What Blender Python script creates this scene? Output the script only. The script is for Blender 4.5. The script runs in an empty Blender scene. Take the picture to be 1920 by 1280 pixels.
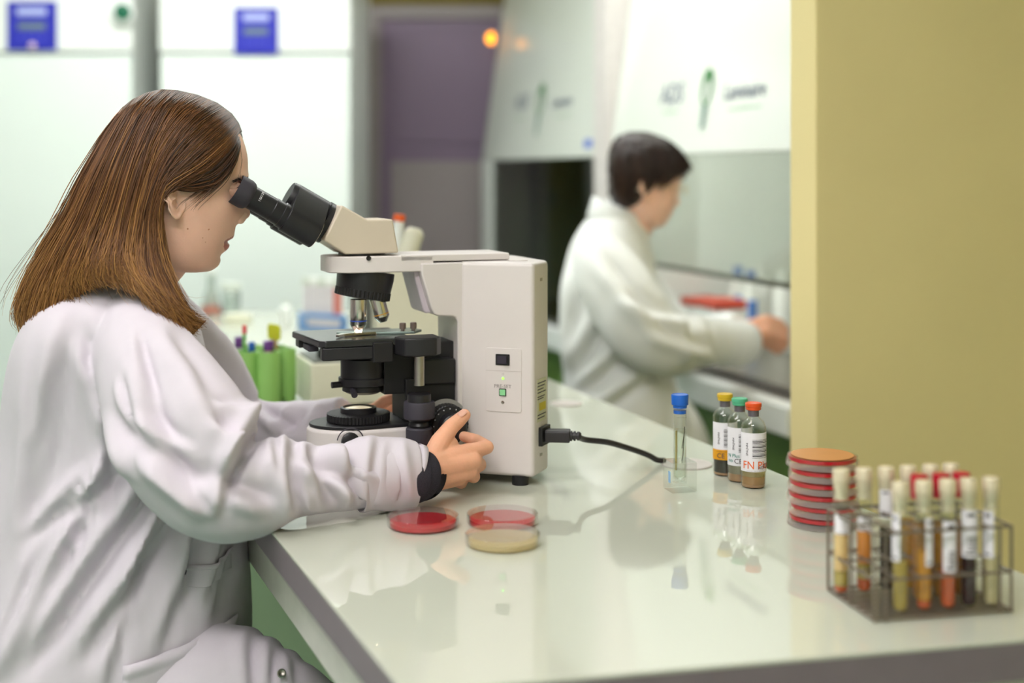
import bpy, bmesh, math, random
from mathutils import Vector, Matrix, Quaternion, noise
random.seed(7)
sc = bpy.context.scene
COL = sc.collection
PI = math.pi

# ------------------------------------------------------------------ camera
F, HY, CZ = 2560.0, 325.0, 1.345          # focal length in pixels (1920 wide), horizon row, eye height
cam = bpy.data.cameras.new('camera')
cam.sensor_width = 36.0
cam.lens = F / 1920.0 * 36.0
cam.shift_y = -(640.0 - HY) / 1920.0
cam.clip_start = 0.05
cam.dof.use_dof = True
cam.dof.focus_distance = 1.86
cam.dof.aperture_fstop = 1.9
camo = bpy.data.objects.new('camera', cam)
camo.location = (0, 0, CZ)
camo.rotation_euler = (PI / 2, 0, 0)
COL.objects.link(camo)
sc.camera = camo

# ------------------------------------------------------------------ world, exposure
w = bpy.data.worlds.new('world'); sc.world = w; w.use_nodes = True
w.node_tree.nodes['Background'].inputs[0].default_value = (0.85, 0.95, 0.92, 1)
w.node_tree.nodes['Background'].inputs[1].default_value = 0.25
sc.view_settings.view_transform = 'Standard'
sc.view_settings.look = 'None'
sc.view_settings.gamma = 1.0
sc.view_settings.use_curve_mapping = False
sc.view_settings.exposure = 0.42
sc.cycles.transparent_max_bounces = 32
LAMP = 9.0                                  # strength of the ceiling panels
# ceiling panels: x, y, size x, size y
PANELS = [(-1.25, 3.9, 1.3, 0.7, 1.0), (0.10, 3.6, 1.3, 0.6, 0.78), (-1.0, 1.2, 1.3, 0.6, 0.85), (-0.45, -0.2, 1.3, 0.6, 1.7)]
LCOL = [(0.98, 1.0, 0.98), (1.0, 1.0, 0.99), (1.0, 0.95, 0.97), (1.0, 0.94, 0.93)]

# ------------------------------------------------------------------ helpers
def P(px, py, Y):
    return Vector(((px - 960.0) / F * Y, Y, CZ - (py - HY) / F * Y))
BZ = 0.90                                   # bench height
def T(px, py, z=BZ):
    Y = (CZ - z) * F / (py - HY)
    return Vector(((px - 960.0) / F * Y, Y, z))
def ray(px, py, p, n):
    d = P(px, py, 1.0) - Vector((0, 0, CZ)); o = Vector((0, 0, CZ))
    t = (Vector(p) - o).dot(n) / d.dot(n)
    return o + d * t

def s2l(c):
    return tuple((x / 12.92 if x <= 0.04045 else ((x + 0.055) / 1.055) ** 2.4) for x in c)
def hexc(h):
    h = h.lstrip('#'); return s2l([int(h[i:i + 2], 16) / 255.0 for i in (0, 2, 4)])

MATS = {}
def mat(name, col, rough=0.5, metal=0.0, spec=0.5, var=0.04, scale=30.0, bump=0.0, bscale=200.0, sss=0.0, emit=None, es=1.0, coat=0.0, sheen=0.0, trans=0.0, ior=1.45):
    if name in MATS: return MATS[name]
    m = bpy.data.materials.new(name); m.use_nodes = True
    nt = m.node_tree; b = nt.nodes['Principled BSDF']
    if isinstance(col, str): col = hexc(col)
    tc = nt.nodes.new('ShaderNodeTexCoord')
    nz = nt.nodes.new('ShaderNodeTexNoise'); nz.inputs['Scale'].default_value = scale; nz.inputs['Detail'].default_value = 3
    nt.links.new(tc.outputs['Object'], nz.inputs['Vector'])
    rp = nt.nodes.new('ShaderNodeValToRGB')
    rp.color_ramp.elements[0].position = 0.3; rp.color_ramp.elements[1].position = 0.7
    rp.color_ramp.elements[0].color = tuple(max(0, c * (1 - var)) for c in col) + (1,)
    rp.color_ramp.elements[1].color = tuple(min(1, c * (1 + var)) for c in col) + (1,)
    nt.links.new(nz.outputs['Fac'], rp.inputs['Fac'])
    nt.links.new(rp.outputs['Color'], b.inputs['Base Color'])
    b.inputs['Roughness'].default_value = rough
    b.inputs['Metallic'].default_value = metal
    b.inputs['Specular IOR Level'].default_value = spec
    b.inputs['Coat Weight'].default_value = coat
    b.inputs['Coat Roughness'].default_value = 0.05
    b.inputs['Sheen Weight'].default_value = sheen
    b.inputs['Transmission Weight'].default_value = trans
    b.inputs['IOR'].default_value = ior
    if sss:
        b.inputs['Subsurface Weight'].default_value = sss
        b.inputs['Subsurface Radius'].default_value = (0.012, 0.005, 0.003)
        b.inputs['Subsurface Scale'].default_value = 1.0
    if emit is not None:
        b.inputs['Emission Color'].default_value = (hexc(emit) if isinstance(emit, str) else emit) + (1,)
        b.inputs['Emission Strength'].default_value = es
    if bump:
        n2 = nt.nodes.new('ShaderNodeTexNoise'); n2.inputs['Scale'].default_value = bscale; n2.inputs['Detail'].default_value = 2
        nt.links.new(tc.outputs['Object'], n2.inputs['Vector'])
        bp = nt.nodes.new('ShaderNodeBump'); bp.inputs['Strength'].default_value = bump; bp.inputs['Distance'].default_value = 0.002
        nt.links.new(n2.outputs['Fac'], bp.inputs['Height'])
        nt.links.new(bp.outputs['Normal'], b.inputs['Normal'])
    MATS[name] = m
    return m
def clear(name, col=(0.97, 0.98, 0.97), f0=0.04, rough=0.02, base=0.0, ior=1.45):
    """thin clear plastic or glass: light passes straight through, grazing edges reflect"""
    if name in MATS: return MATS[name]
    m = bpy.data.materials.new(name); m.use_nodes = True
    nt = m.node_tree; nt.nodes.remove(nt.nodes['Principled BSDF'])
    out = nt.nodes['Material Output']
    tr = nt.nodes.new('ShaderNodeBsdfTransparent'); tr.inputs[0].default_value = tuple(col) + (1,)
    gl = nt.nodes.new('ShaderNodeBsdfGlossy'); gl.inputs['Roughness'].default_value = rough
    f0 = ((ior - 1) / (ior + 1)) ** 2 + base
    lw = nt.nodes.new('ShaderNodeLayerWeight'); lw.inputs['Blend'].default_value = 0.5
    pw = nt.nodes.new('ShaderNodeMath'); pw.operation = 'POWER'; pw.inputs[1].default_value = 5.0
    fr = nt.nodes.new('ShaderNodeMath'); fr.operation = 'MULTIPLY'; fr.inputs[1].default_value = 1.0 - f0
    nt.links.new(lw.outputs['Facing'], pw.inputs[0]); nt.links.new(pw.outputs[0], fr.inputs[0])
    ad = nt.nodes.new('ShaderNodeMath'); ad.operation = 'ADD'; ad.use_clamp = True; ad.inputs[1].default_value = f0
    nz = nt.nodes.new('ShaderNodeTexNoise'); nz.inputs['Scale'].default_value = 40
    ma = nt.nodes.new('ShaderNodeMath'); ma.operation = 'MULTIPLY_ADD'; ma.inputs[1].default_value = 0.03; ma.inputs[2].default_value = rough
    nt.links.new(nz.outputs['Fac'], ma.inputs[0]); nt.links.new(ma.outputs[0], gl.inputs['Roughness'])
    mx = nt.nodes.new('ShaderNodeMixShader')
    nt.links.new(fr.outputs[0], ad.inputs[0]); nt.links.new(ad.outputs[0], mx.inputs[0])
    nt.links.new(tr.outputs[0], mx.inputs[1]); nt.links.new(gl.outputs[0], mx.inputs[2])
    nt.links.new(mx.outputs[0], out.inputs['Surface'])
    MATS[name] = m
    return m

def gel(name, col, dif=0.5, rough=0.15):
    """translucent gel or broth: part of the light passes tinted, part scatters"""
    if name in MATS: return MATS[name]
    if isinstance(col, str): col = hexc(col)
    m = bpy.data.materials.new(name); m.use_nodes = True; nt = m.node_tree; b = nt.nodes['Principled BSDF']; out = nt.nodes['Material Output']
    nz = nt.nodes.new('ShaderNodeTexNoise'); nz.inputs['Scale'].default_value = 60
    mr = nt.nodes.new('ShaderNodeMixRGB'); mr.inputs[1].default_value = tuple(c * .95 for c in col) + (1,); mr.inputs[2].default_value = tuple(min(1, c * 1.05) for c in col) + (1,)
    nt.links.new(nz.outputs['Fac'], mr.inputs[0]); nt.links.new(mr.outputs[0], b.inputs['Base Color']); b.inputs['Roughness'].default_value = rough
    tr = nt.nodes.new('ShaderNodeBsdfTransparent'); tr.inputs[0].default_value = tuple(c ** .55 for c in col) + (1,)
    mx = nt.nodes.new('ShaderNodeMixShader'); mx.inputs[0].default_value = dif
    nt.links.new(tr.outputs[0], mx.inputs[1]); nt.links.new(b.outputs[0], mx.inputs[2]); nt.links.new(mx.outputs[0], out.inputs['Surface'])
    MATS[name] = m
    return m

class MB:
    """collects geometry in world coordinates; build() links it as ONE mesh object"""
    def __init__(s, tf=None): s.v = []; s.f = []; s.m = []; s.tf = tf or (lambda p: Vector(p)); s.cur = 0
    def add(s, vs, fs):
        o = len(s.v); s.v += [s.tf(Vector(p)) for p in vs]; s.f += [tuple(i + o for i in f) for f in fs]; s.m += [s.cur] * len(fs); return s
    def box(s, a, b):
        (x0, y0, z0), (x1, y1, z1) = a, b
        return s.add([(x0, y0, z0), (x1, y0, z0), (x1, y1, z0), (x0, y1, z0), (x0, y0, z1), (x1, y0, z1), (x1, y1, z1), (x0, y1, z1)],
                     [(0, 3, 2, 1), (4, 5, 6, 7), (0, 1, 5, 4), (1, 2, 6, 5), (2, 3, 7, 6), (3, 0, 4, 7)])
    def rings(s, R, closed=True, cap0=True, cap1=True):
        n = len(R[0]); vs = [p for r in R for p in r]; fs = []
        for i in range(len(R) - 1):
            for j in range(n if closed else n - 1):
                k = (j + 1) % n
                fs.append((i * n + j, i * n + k, (i + 1) * n + k, (i + 1) * n + j))
        if cap0: fs.append(tuple(range(n - 1, -1, -1)))
        if cap1: fs.append(tuple((len(R) - 1) * n + j for j in range(n)))
        return s.add(vs, fs)
    def lathe(s, prof, c=(0, 0, 0), seg=32, axis=(0, 0, 1), cap0=True, cap1=True, ref=None):
        ax = Vector(axis).normalized(); u = ax.orthogonal().normalized() if ref is None else Vector(ref).normalized(); v = ax.cross(u); c = Vector(c)
        R = [[c + ax * z + (u * math.cos(2 * PI * j / seg) + v * math.sin(2 * PI * j / seg)) * r for j in range(seg)] for r, z in prof]
        return s.rings(R, True, cap0, cap1)
    def knurl(s, r, z0, z1, c, axis=(0, 0, 1), n=40, d=0.0015):
        ax = Vector(axis).normalized(); u = ax.orthogonal().normalized(); v = ax.cross(u); c = Vector(c); R = []
        for r0, z in ((r - 2 * d, z0), (r, z0 + 0.001), (r, z1 - 0.001), (r - 2 * d, z1)):
            R.append([c + ax * z + (u * math.cos(2 * PI * j / (4 * n)) + v * math.sin(2 * PI * j / (4 * n))) * (r0 - (d if j % 4 == 0 else 0)) for j in range(4 * n)])
        return s.rings(R)
    def cyl(s, p0, p1, r0, r1=None, seg=20):
        p0, p1 = Vector(p0), Vector(p1); d = (p1 - p0)
        return s.lathe([(r0, 0), (r0 if r1 is None else r1, d.length)], p0, seg, d)
    def tube(s, pts, r, seg=8, cap=True):
        pts = [Vector(p) for p in pts]; n = len(pts); R = []; u = None
        for i, p in enumerate(pts):
            d = (pts[min(i + 1, n - 1)] - pts[max(i - 1, 0)]).normalized()
            u = d.orthogonal().normalized() if u is None else (u - d * u.dot(d)).normalized()
            v = d.cross(u); rr = r[i] if isinstance(r, (list, tuple)) else r
            R.append([p + (u * math.cos(2 * PI * j / seg) + v * math.sin(2 * PI * j / seg)) * rr for j in range(seg)])
        return s.rings(R, True, cap, cap)
    def prism(s, poly, lo, hi, map3):
        """extrude a 2D outline between lo and hi; map3(a, b, h) gives the point"""
        return s.rings([[map3(a, b, lo) for a, b in poly], [map3(a, b, hi) for a, b in poly]])
    def build(s, name, m, parent=None, bevel=0.0, bseg=2, smooth=35, org=None, fix=True):
        if org is None:
            xs = [p.x for p in s.v]; ys = [p.y for p in s.v]; zs = [p.z for p in s.v]
            org = Vector(((min(xs) + max(xs)) / 2, (min(ys) + max(ys)) / 2, min(zs)))
        me = bpy.data.meshes.new(name)
        me.from_pydata([tuple(p - org) for p in s.v], [], s.f)
        if fix:
            bm = bmesh.new(); bm.from_mesh(me); bmesh.ops.recalc_face_normals(bm, faces=bm.faces); bm.to_mesh(me); bm.free()
        ms = m if isinstance(m, (list, tuple)) else [m]
        for x in ms: me.materials.append(x)
        if len(ms) > 1: me.polygons.foreach_set('material_index', s.m)
        if smooth:
            me.polygons.foreach_set('use_smooth', [True] * len(me.polygons)); me.set_sharp_from_angle(angle=math.radians(smooth))
        o = bpy.data.objects.new(name, me); COL.objects.link(o)
        if parent is not None:
            o.parent = parent; o.location = org - wloc(parent)
        else: o.location = org
        if bevel:
            b = o.modifiers.new('bevel', 'BEVEL'); b.width = bevel; b.segments = bseg; b.limit_method = 'ANGLE'; b.angle_limit = math.radians(40); b.harden_normals = bool(smooth)
        return o
def wloc(o):
    v = Vector(o.location)
    while o.parent: o = o.parent; v = v + Vector(o.location)
    return v
def thing(name, label, cat, loc, group=None):
    o = bpy.data.objects.new(name, None); o.empty_display_size = 0.05; o.location = loc; COL.objects.link(o); return tag(o, label, cat, group)
def tag(o, label, cat, group=None):
    o['label'] = label; o['category'] = cat
    if group: o['group'] = group
    return o
def struct(o): o['kind'] = 'structure'; return o
def dup(root, loc, label=None, parent=None):
    r = root.copy(); COL.objects.link(r)
    if parent is None: r.location = loc
    else: r.parent = parent
    if label: r['label'] = label
    for ch in root.children: dup(ch, None, None, r)
    return r
def text(s, size, M, m, name, parent, align='CENTER', extrude=0.0003, sx=1.0):
    cu = bpy.data.curves.new(name, 'FONT'); cu.body = s; cu.size = size; cu.align_x = align; cu.align_y = 'CENTER'; cu.extrude = extrude; cu.resolution_u = 2
    ob = bpy.data.objects.new(name, cu); COL.objects.link(ob)
    me = bpy.data.meshes.new_from_object(ob.evaluated_get(bpy.context.evaluated_depsgraph_get()))
    bpy.data.objects.remove(ob)
    me.transform(M @ Matrix.Diagonal((sx, 1, 1, 1)))
    org = sum((v.co for v in me.vertices), Vector()) / max(1, len(me.vertices))
    me.transform(Matrix.Translation(-org)); me.materials.clear(); me.materials.append(m)
    o = bpy.data.objects.new(name, me); COL.objects.link(o); o.parent = parent; o.location = org - wloc(parent)
    return o
def frame(o, x, y):
    x = Vector(x).normalized(); y = Vector(y).normalized(); z = x.cross(y)
    M = Matrix((x, y, z)).transposed().to_4x4(); M.translation = o
    return M
def rrect(x0, y0, x1, y1, r, n=5):
    o = []
    for cx, cy, a in ((x1 - r, y1 - r, 0), (x0 + r, y1 - r, 90), (x0 + r, y0 + r, 180), (x1 - r, y0 + r, 270)):
        for i in range(n + 1):
            t = math.radians(a + 90.0 * i / n); o.append((cx + r * math.cos(t), cy + r * math.sin(t)))
    return o
def lerp(a, b, t): return a + (b - a) * t
def interp(tab, x):
    """smooth piecewise interpolation of a table of (x, v) or (x, v1, v2, ...)"""
    if x <= tab[0][0]: return tab[0][1:] if len(tab[0]) > 2 else tab[0][1]
    if x >= tab[-1][0]: return tab[-1][1:] if len(tab[0]) > 2 else tab[-1][1]
    for i in range(len(tab) - 1):
        if tab[i][0] <= x <= tab[i + 1][0]: break
    p0, p1, p2, p3 = tab[max(i - 1, 0)], tab[i], tab[i + 1], tab[min(i + 2, len(tab) - 1)]
    t = (x - p1[0]) / (p2[0] - p1[0]); r = []
    for k in range(1, len(p1)):
        m1 = (p2[k] - p0[k]) / max(1e-9, p2[0] - p0[0]) * (p2[0] - p1[0]); m2 = (p3[k] - p1[k]) / max(1e-9, p3[0] - p1[0]) * (p2[0] - p1[0])
        r.append((2 * t**3 - 3 * t * t + 1) * p1[k] + (t**3 - 2 * t * t + t) * m1 + (-2 * t**3 + 3 * t * t) * p2[k] + (t**3 - t * t) * m2)
    return r[0] if len(r) == 1 else tuple(r)
def spline(pts, n):
    """Catmull-Rom through points, n samples"""
    pts = [Vector(p) for p in pts]; tab = [(i,) + tuple(p) for i, p in enumerate(pts)]
    return [Vector(interp(tab, (len(pts) - 1) * k / (n - 1.0))) for k in range(n)]

# ------------------------------------------------------------------ materials
WHITE = mat('white_enamel', '#eef1ee', 0.35, var=0.02, scale=3)
OFFW = mat('warm_white_plastic', '#dbd4d1', 0.42, var=0.02, scale=12, bump=0.04, bscale=900)
BEIGE = mat('beige_plastic', '#d2c5b2', 0.45, var=0.02, scale=12, bump=0.05, bscale=900)
BLACK = mat('black_metal', '#232225', 0.38, var=0.1, scale=40, bump=0.04, bscale=700)
BLACKM = mat('black_matte', '#1b1a1c', 0.55, var=0.1, bump=0.06, bscale=900)
RUBBER = mat('rubber', '#3a3740', 0.6, var=0.06, bump=0.06, bscale=900)
CHROME = mat('chrome', '#d8d4cc', 0.14, metal=1.0, var=0.03)
STEEL = mat('brushed_steel', '#a9a49c', 0.35, metal=1.0, var=0.06, scale=80)
WALLY = mat('yellow_paint', '#f2e0a4', 0.7, var=0.02, scale=4, bump=0.08, bscale=160)
OLIVE = mat('olive_paint', '#8d7c3a', 0.8, var=0.03, scale=3, bump=0.05, bscale=150)
PALE = mat('pale_wall_paint', '#d9ddd2', 0.8, var=0.02, scale=3, bump=0.05, bscale=150)
CEIL = mat('ceiling_white', '#e8ebe6', 0.9, var=0.02, scale=5)
FLOORM = mat('green_vinyl', '#6f9480', 0.35, var=0.06, scale=8)
GREENP = mat('green_laminate', '#6d8f45', 0.5, var=0.03, scale=6)
GREENS = mat('sage_laminate', '#9aa987', 0.5, var=0.03, scale=6)
PURPLE = mat('purple_door_paint', '#8a7590', 0.3, var=0.05, scale=2)
GREYP = mat('grey_purple_paint', '#a59a9c', 0.3, var=0.05, scale=2)
INK = mat('dark_ink', '#4c4850', 0.7)
INKB = mat('blue_grey_ink', '#56607c', 0.6)
INKG = mat('green_ink', '#5aa35e', 0.6)
PAPER = mat('white_label_paper', '#eceaf0', 0.6, var=0.015)
CLEAR = clear('clear_plastic', (0.995, 0.995, 0.995))
GLASS = clear('clear_glass', (0.985, 0.995, 0.985), ior=1.5)
FROST = gel('frosted_clear', (0.97, 0.93, 0.92), 0.10)

# ------------------------------------------------------------------ room shell
struct(MB().box((-2.7, -1.3, -0.05), (2.4, 6.2, 0)).build('floor', FLOORM))
struct(MB().box((-2.7, -1.3, 2.75), (2.4, 6.2, 2.8)).build('ceiling', CEIL))
struct(MB().box((-2.8, -1.3, 0), (-2.7, 6.2, 2.75)).build('wall_left', PALE))
struct(MB().box((2.4, -1.3, 0), (2.5, 6.2, 2.75)).build('wall_right', WALLY))
struct(MB().box((-2.8, 6.1, 0), (2.5, 6.2, 2.75)).build('wall_back', OLIVE))
struct(MB().box((-2.8, -1.4, 0), (2.5, -1.3, 2.75)).build('wall_front', PALE))
# partition: ends in a narrow face beside the bench
A0 = Vector((0.534, 2.40, 0)); AD = Vector((0.94, 0.342, 0)); AN = Vector((-0.342, 0.94, 0))
def part_tf(p): return A0 + AD * p[0] + AN * p[1] + Vector((0, 0, p[2]))
struct(MB(part_tf).box((0, 0, 0), (1.93, 0.086, 2.75)).build('wall_partition', WALLY, bevel=0.004))
# back door
dr = struct(MB().box((-0.58, 6.07, 0.02), (0.36, 6.10, 2.03)).build('door_1', PURPLE, bevel=0.003))
MB().box((-0.54, 6.060, 0.1), (0.32, 6.071, 1.40)).build('lower_panel', GREYP, dr, bevel=0.004)
MB().box((-0.54, 6.060, 1.48), (0.32, 6.071, 1.96)).build('upper_panel', PURPLE, dr, bevel=0.004)
fr = MB(); fr.box((-0.64, 6.05, 0), (-0.58, 6.10, 2.09)); fr.box((0.36, 6.05, 0), (0.42, 6.10, 2.09)); fr.box((-0.58, 6.05, 2.03), (0.36, 6.10, 2.09))
struct(fr.build('trim_1', GREYP, bevel=0.003))
pl = thing('wall_socket', 'small grey wall socket on the olive back wall beside the door', 'socket', P(676, 378, 6.1))
MB().box(P(660, 392, 6.1) + Vector((0, -0.012, 0)), P(692, 358, 6.1)).build('cover_plate', mat('grey_socket', '#8f8f86', 0.5), pl, bevel=0.003)
MB().lathe([(0.02, 0), (0.02, 0.004)], P(676, 375, 6.1) + Vector((0, -0.016, 0)), 20, (0, 1, 0)).build('outlet', BLACKM, pl)
# ceiling lamps
for i, (x, y, sx, sy, k) in enumerate(PANELS):
    t = thing('ceiling_light', ['white ceiling light panel over the far end by the fridges', 'white ceiling light panel above the seated worker at the hood',
              'white ceiling light panel above the woman at the microscope', 'white ceiling light panel nearest the camera on the right'][i], 'ceiling light', (x, y, 2.75), 'ceiling light panels')
    LM = mat('lamp_diffuser_%d' % i, '#ffffff', 0.6, emit=LCOL[i], es=LAMP * k)
    f = MB()
    for a, b in (((x - sx / 2 - .03, y - sy / 2 - .03, 2.70), (x + sx / 2 + .03, y - sy / 2, 2.75)), ((x - sx / 2 - .03, y + sy / 2, 2.70), (x + sx / 2 + .03, y + sy / 2 + .03, 2.75)),
                 ((x - sx / 2 - .03, y - sy / 2, 2.70), (x - sx / 2, y + sy / 2, 2.75)), ((x + sx / 2, y - sy / 2, 2.70), (x + sx / 2 + .03, y + sy / 2, 2.75))): f.box(a, b)
    f.build('frame', WHITE, t)
    MB().box((x - sx / 2, y - sy / 2, 2.72), (x + sx / 2, y + sy / 2, 2.735)).build('diffuser', LM, t, smooth=0)

# ------------------------------------------------------------------ bench
FL, FR = Vector((-0.093, 1.172)), Vector((0.631, 1.338))
def left_x(Y): return FL.x - 0.392 * (Y - FL.y)
def right_x(Y): return FR.x - 0.340 * (Y - FR.y)
YB = 4.42
quad = [(FL.x, FL.y), (FR.x, FR.y), (right_x(YB), YB), (left_x(YB), YB)]
def inset(q, d):
    c = [Vector(p) for p in q]; o = []
    for i in range(4):
        p, a, b = c[i], c[i - 1], c[(i + 1) % 4]
        o.append(tuple(p + (a - p).normalized() * d + (b - p).normalized() * d))
    return o
bench = thing('lab_bench', 'long glossy white lab bench carrying the microscope and petri dishes', 'bench', (0, 2.6, 0))
TOPM = mat('bench_glass_white', '#c6c9ba', 0.01, spec=1.0, var=0.01, scale=2, coat=0.0)
EDGEM = mat('mauve_grey_edge', '#7b7076', 0.45, var=0.04)
id3 = lambda a, b, h: Vector((a, b, h))
MB().prism(quad, BZ - 0.004, BZ, id3).build('bench_top', TOPM, bench, bevel=0.0012)
MB().prism(inset(quad, 0.0008), BZ - 0.040, BZ - 0.004, id3).build('edge_band', EDGEM, bench)
RAILM = mat('rail_white', '#d8d6cc', 0.35)
def rail(p, q, z0, z1, th, m, name):
    p, q = Vector(p), Vector(q); d = (q - p).normalized(); n = Vector((-d.y, d.x)) * th
    MB().prism([tuple(p), tuple(q), tuple(q + n), tuple(p + n)], z0, z1, id3).build(name, m, bench, bevel=0.002)
qi = inset(quad, 0.025)
rail(qi[3], qi[0], BZ - 0.115, BZ - 0.040, 0.03, RAILM, 'support_rail')
rail(qi[0], qi[1], BZ - 0.115, BZ - 0.040, 0.03, RAILM, 'support_rail')
rail(qi[1], qi[2], BZ - 0.115, BZ - 0.040, 0.03, RAILM, 'support_rail')
q2 = inset(quad, 0.30)
MB().prism(q2, 0.0, BZ - 0.10, id3).build('green_cabinet_body', GREENS, bench, bevel=0.003)
for cx, cy, r in ((1288, 871, 0.0385), (1062, 757, 0.031)):
    c = T(cx, cy); g = MB().lathe([(r, 0), (r, 0.002), (r - 0.003, 0.0028), (r - 0.006, 0.0022)], c, 40).build('cable_grommet', mat('grommet_grey', '#c9c1bd', 0.4), bench)

# ------------------------------------------------------------------ refrigerators behind
BLUE = mat('blue_panel', '#2b2fb0', 0.4, var=0.04)
def fridge(x0, x1, Y, panel, label, extra=None):
    t = thing('lab_refrigerator', label, 'refrigerator', ((x0 + x1) / 2, Y + 0.4, 0), 'white laboratory refrigerators')
    zs = CZ - (101 - HY) / F * Y
    MB().box((x0 + .006, Y + .03, 0.0), (x1 - .006, Y + 0.72, 2.08)).build('cabinet_body', WHITE, t, bevel=0.006)
    MB().box((x0 + .003, Y, 0.12), (x1 - .003, Y + 0.05, zs - 0.004)).build('door', mat('door_enamel', '#e9f0ec', 0.28, var=0.02, scale=2), t, bevel=0.008)
    MB().box((x0, Y - 0.006, zs + 0.004), (x1, Y + 0.05, 2.08)).build('control_fascia', WHITE, t, bevel=0.010)
    a, b = P(panel[0], panel[3], Y), P(panel[1], panel[2], Y)
    p = MB().box((a.x, Y - 0.012, a.z), (b.x, Y - 0.004, b.z)).build('control_panel', BLUE, t, bevel=0.002)
    W, H = b.x - a.x, b.z - a.z
    MB().box((a.x + .22 * W, Y - .014, a.z + .42 * H), (a.x + .78 * W, Y - .011, a.z + .56 * H)).build('display', mat('lcd_grey', '#6f7f86', 0.3), p)
    MB().box((a.x + .20 * W, Y - .014, a.z + .72 * H), (a.x + .80 * W, Y - .011, a.z + .86 * H)).build('name_strip', mat('pale_blue_print', '#b8c0ee', 0.5), p)
    for k in range(4): MB().box((a.x + (.25 + .14 * k) * W, Y - .014, a.z + .22 * H), (a.x + (.33 + .14 * k) * W, Y - .011, a.z + .30 * H)).build('key_button', mat('key_blue', '#4a50c8', 0.5), p)
    return t, zs
f1, zs = fridge(-2.09, -1.389, 5.0, (15, 108, 3, 95), 'left white laboratory refrigerator with a green oval dial on its fascia')
f2, zs = fridge(-1.293, -0.589, 5.0, (440, 522, 15, 102), 'right white laboratory refrigerator with a paper note on its door')
c = P(232, 26, 4.99)
pl = MB().lathe([(0.045, 0), (0.045, 0.012), (0.038, 0.018)], c + Vector((0, -.004, 0)), 28, (0, -1, 0)).build('dial_plate', WHITE, f1)
MB().lathe([(0.030, 0), (0.030, 0.012), (0.02, 0.016)], c + Vector((0.004, -.02, 0.004)), 24, (0, -1, 0)).build('green_dial', mat('dial_green', '#16664a', 0.4), pl)
MB().lathe([(0.012, 0), (0.012, 0.01), (0.006, 0.014)], P(62, 86, 4.985), 20, (0, -1, 0)).build('indicator_lamp', mat('pink_lamp', '#e6c8dc', 0.3), f1)
MB().box(P(585, 218, 5.0) + Vector((0, -.003, 0)), P(640, 140, 5.0)).build('paper_note', PAPER, f2)

# ------------------------------------------------------------------ laminar flow hoods along the right
H0 = Vector((0.478, 3.875, 0)); HD = Vector((0.300, -0.954, 0)); HQ = Vector((0.954, 0.300, 0))
def htf(p): return H0 + HD * p[0] + HQ * p[1] + Vector((0, 0, p[2]))
def hs(px):                                  # where the pixel column meets the front line
    k = (px - 960) / F; return (k * H0.y - H0.x) / (HD.x - k * HD.y)
HOODW = mat('hood_white', '#e3e8e0', 0.16, var=0.015, scale=2, spec=0.6)
HOODG = mat('hood_unlit_interior', '#7d8278', 0.45, var=0.04, scale=4)  # interior of the unlit hood: its shade is put into the darker colour
HOODL = mat('hood_pale_interior', '#d6d5c8', 0.4, var=0.03, scale=4)
SASH = clear('sash_glass', (0.93, 0.96, 0.93), base=0.06, ior=1.5)
SASHD = clear('tinted_sash_glass', (0.55, 0.60, 0.54), base=0.05, ior=1.5)
BULBG = mat('emblem_green', '#3f7f45', 0.5)
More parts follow.
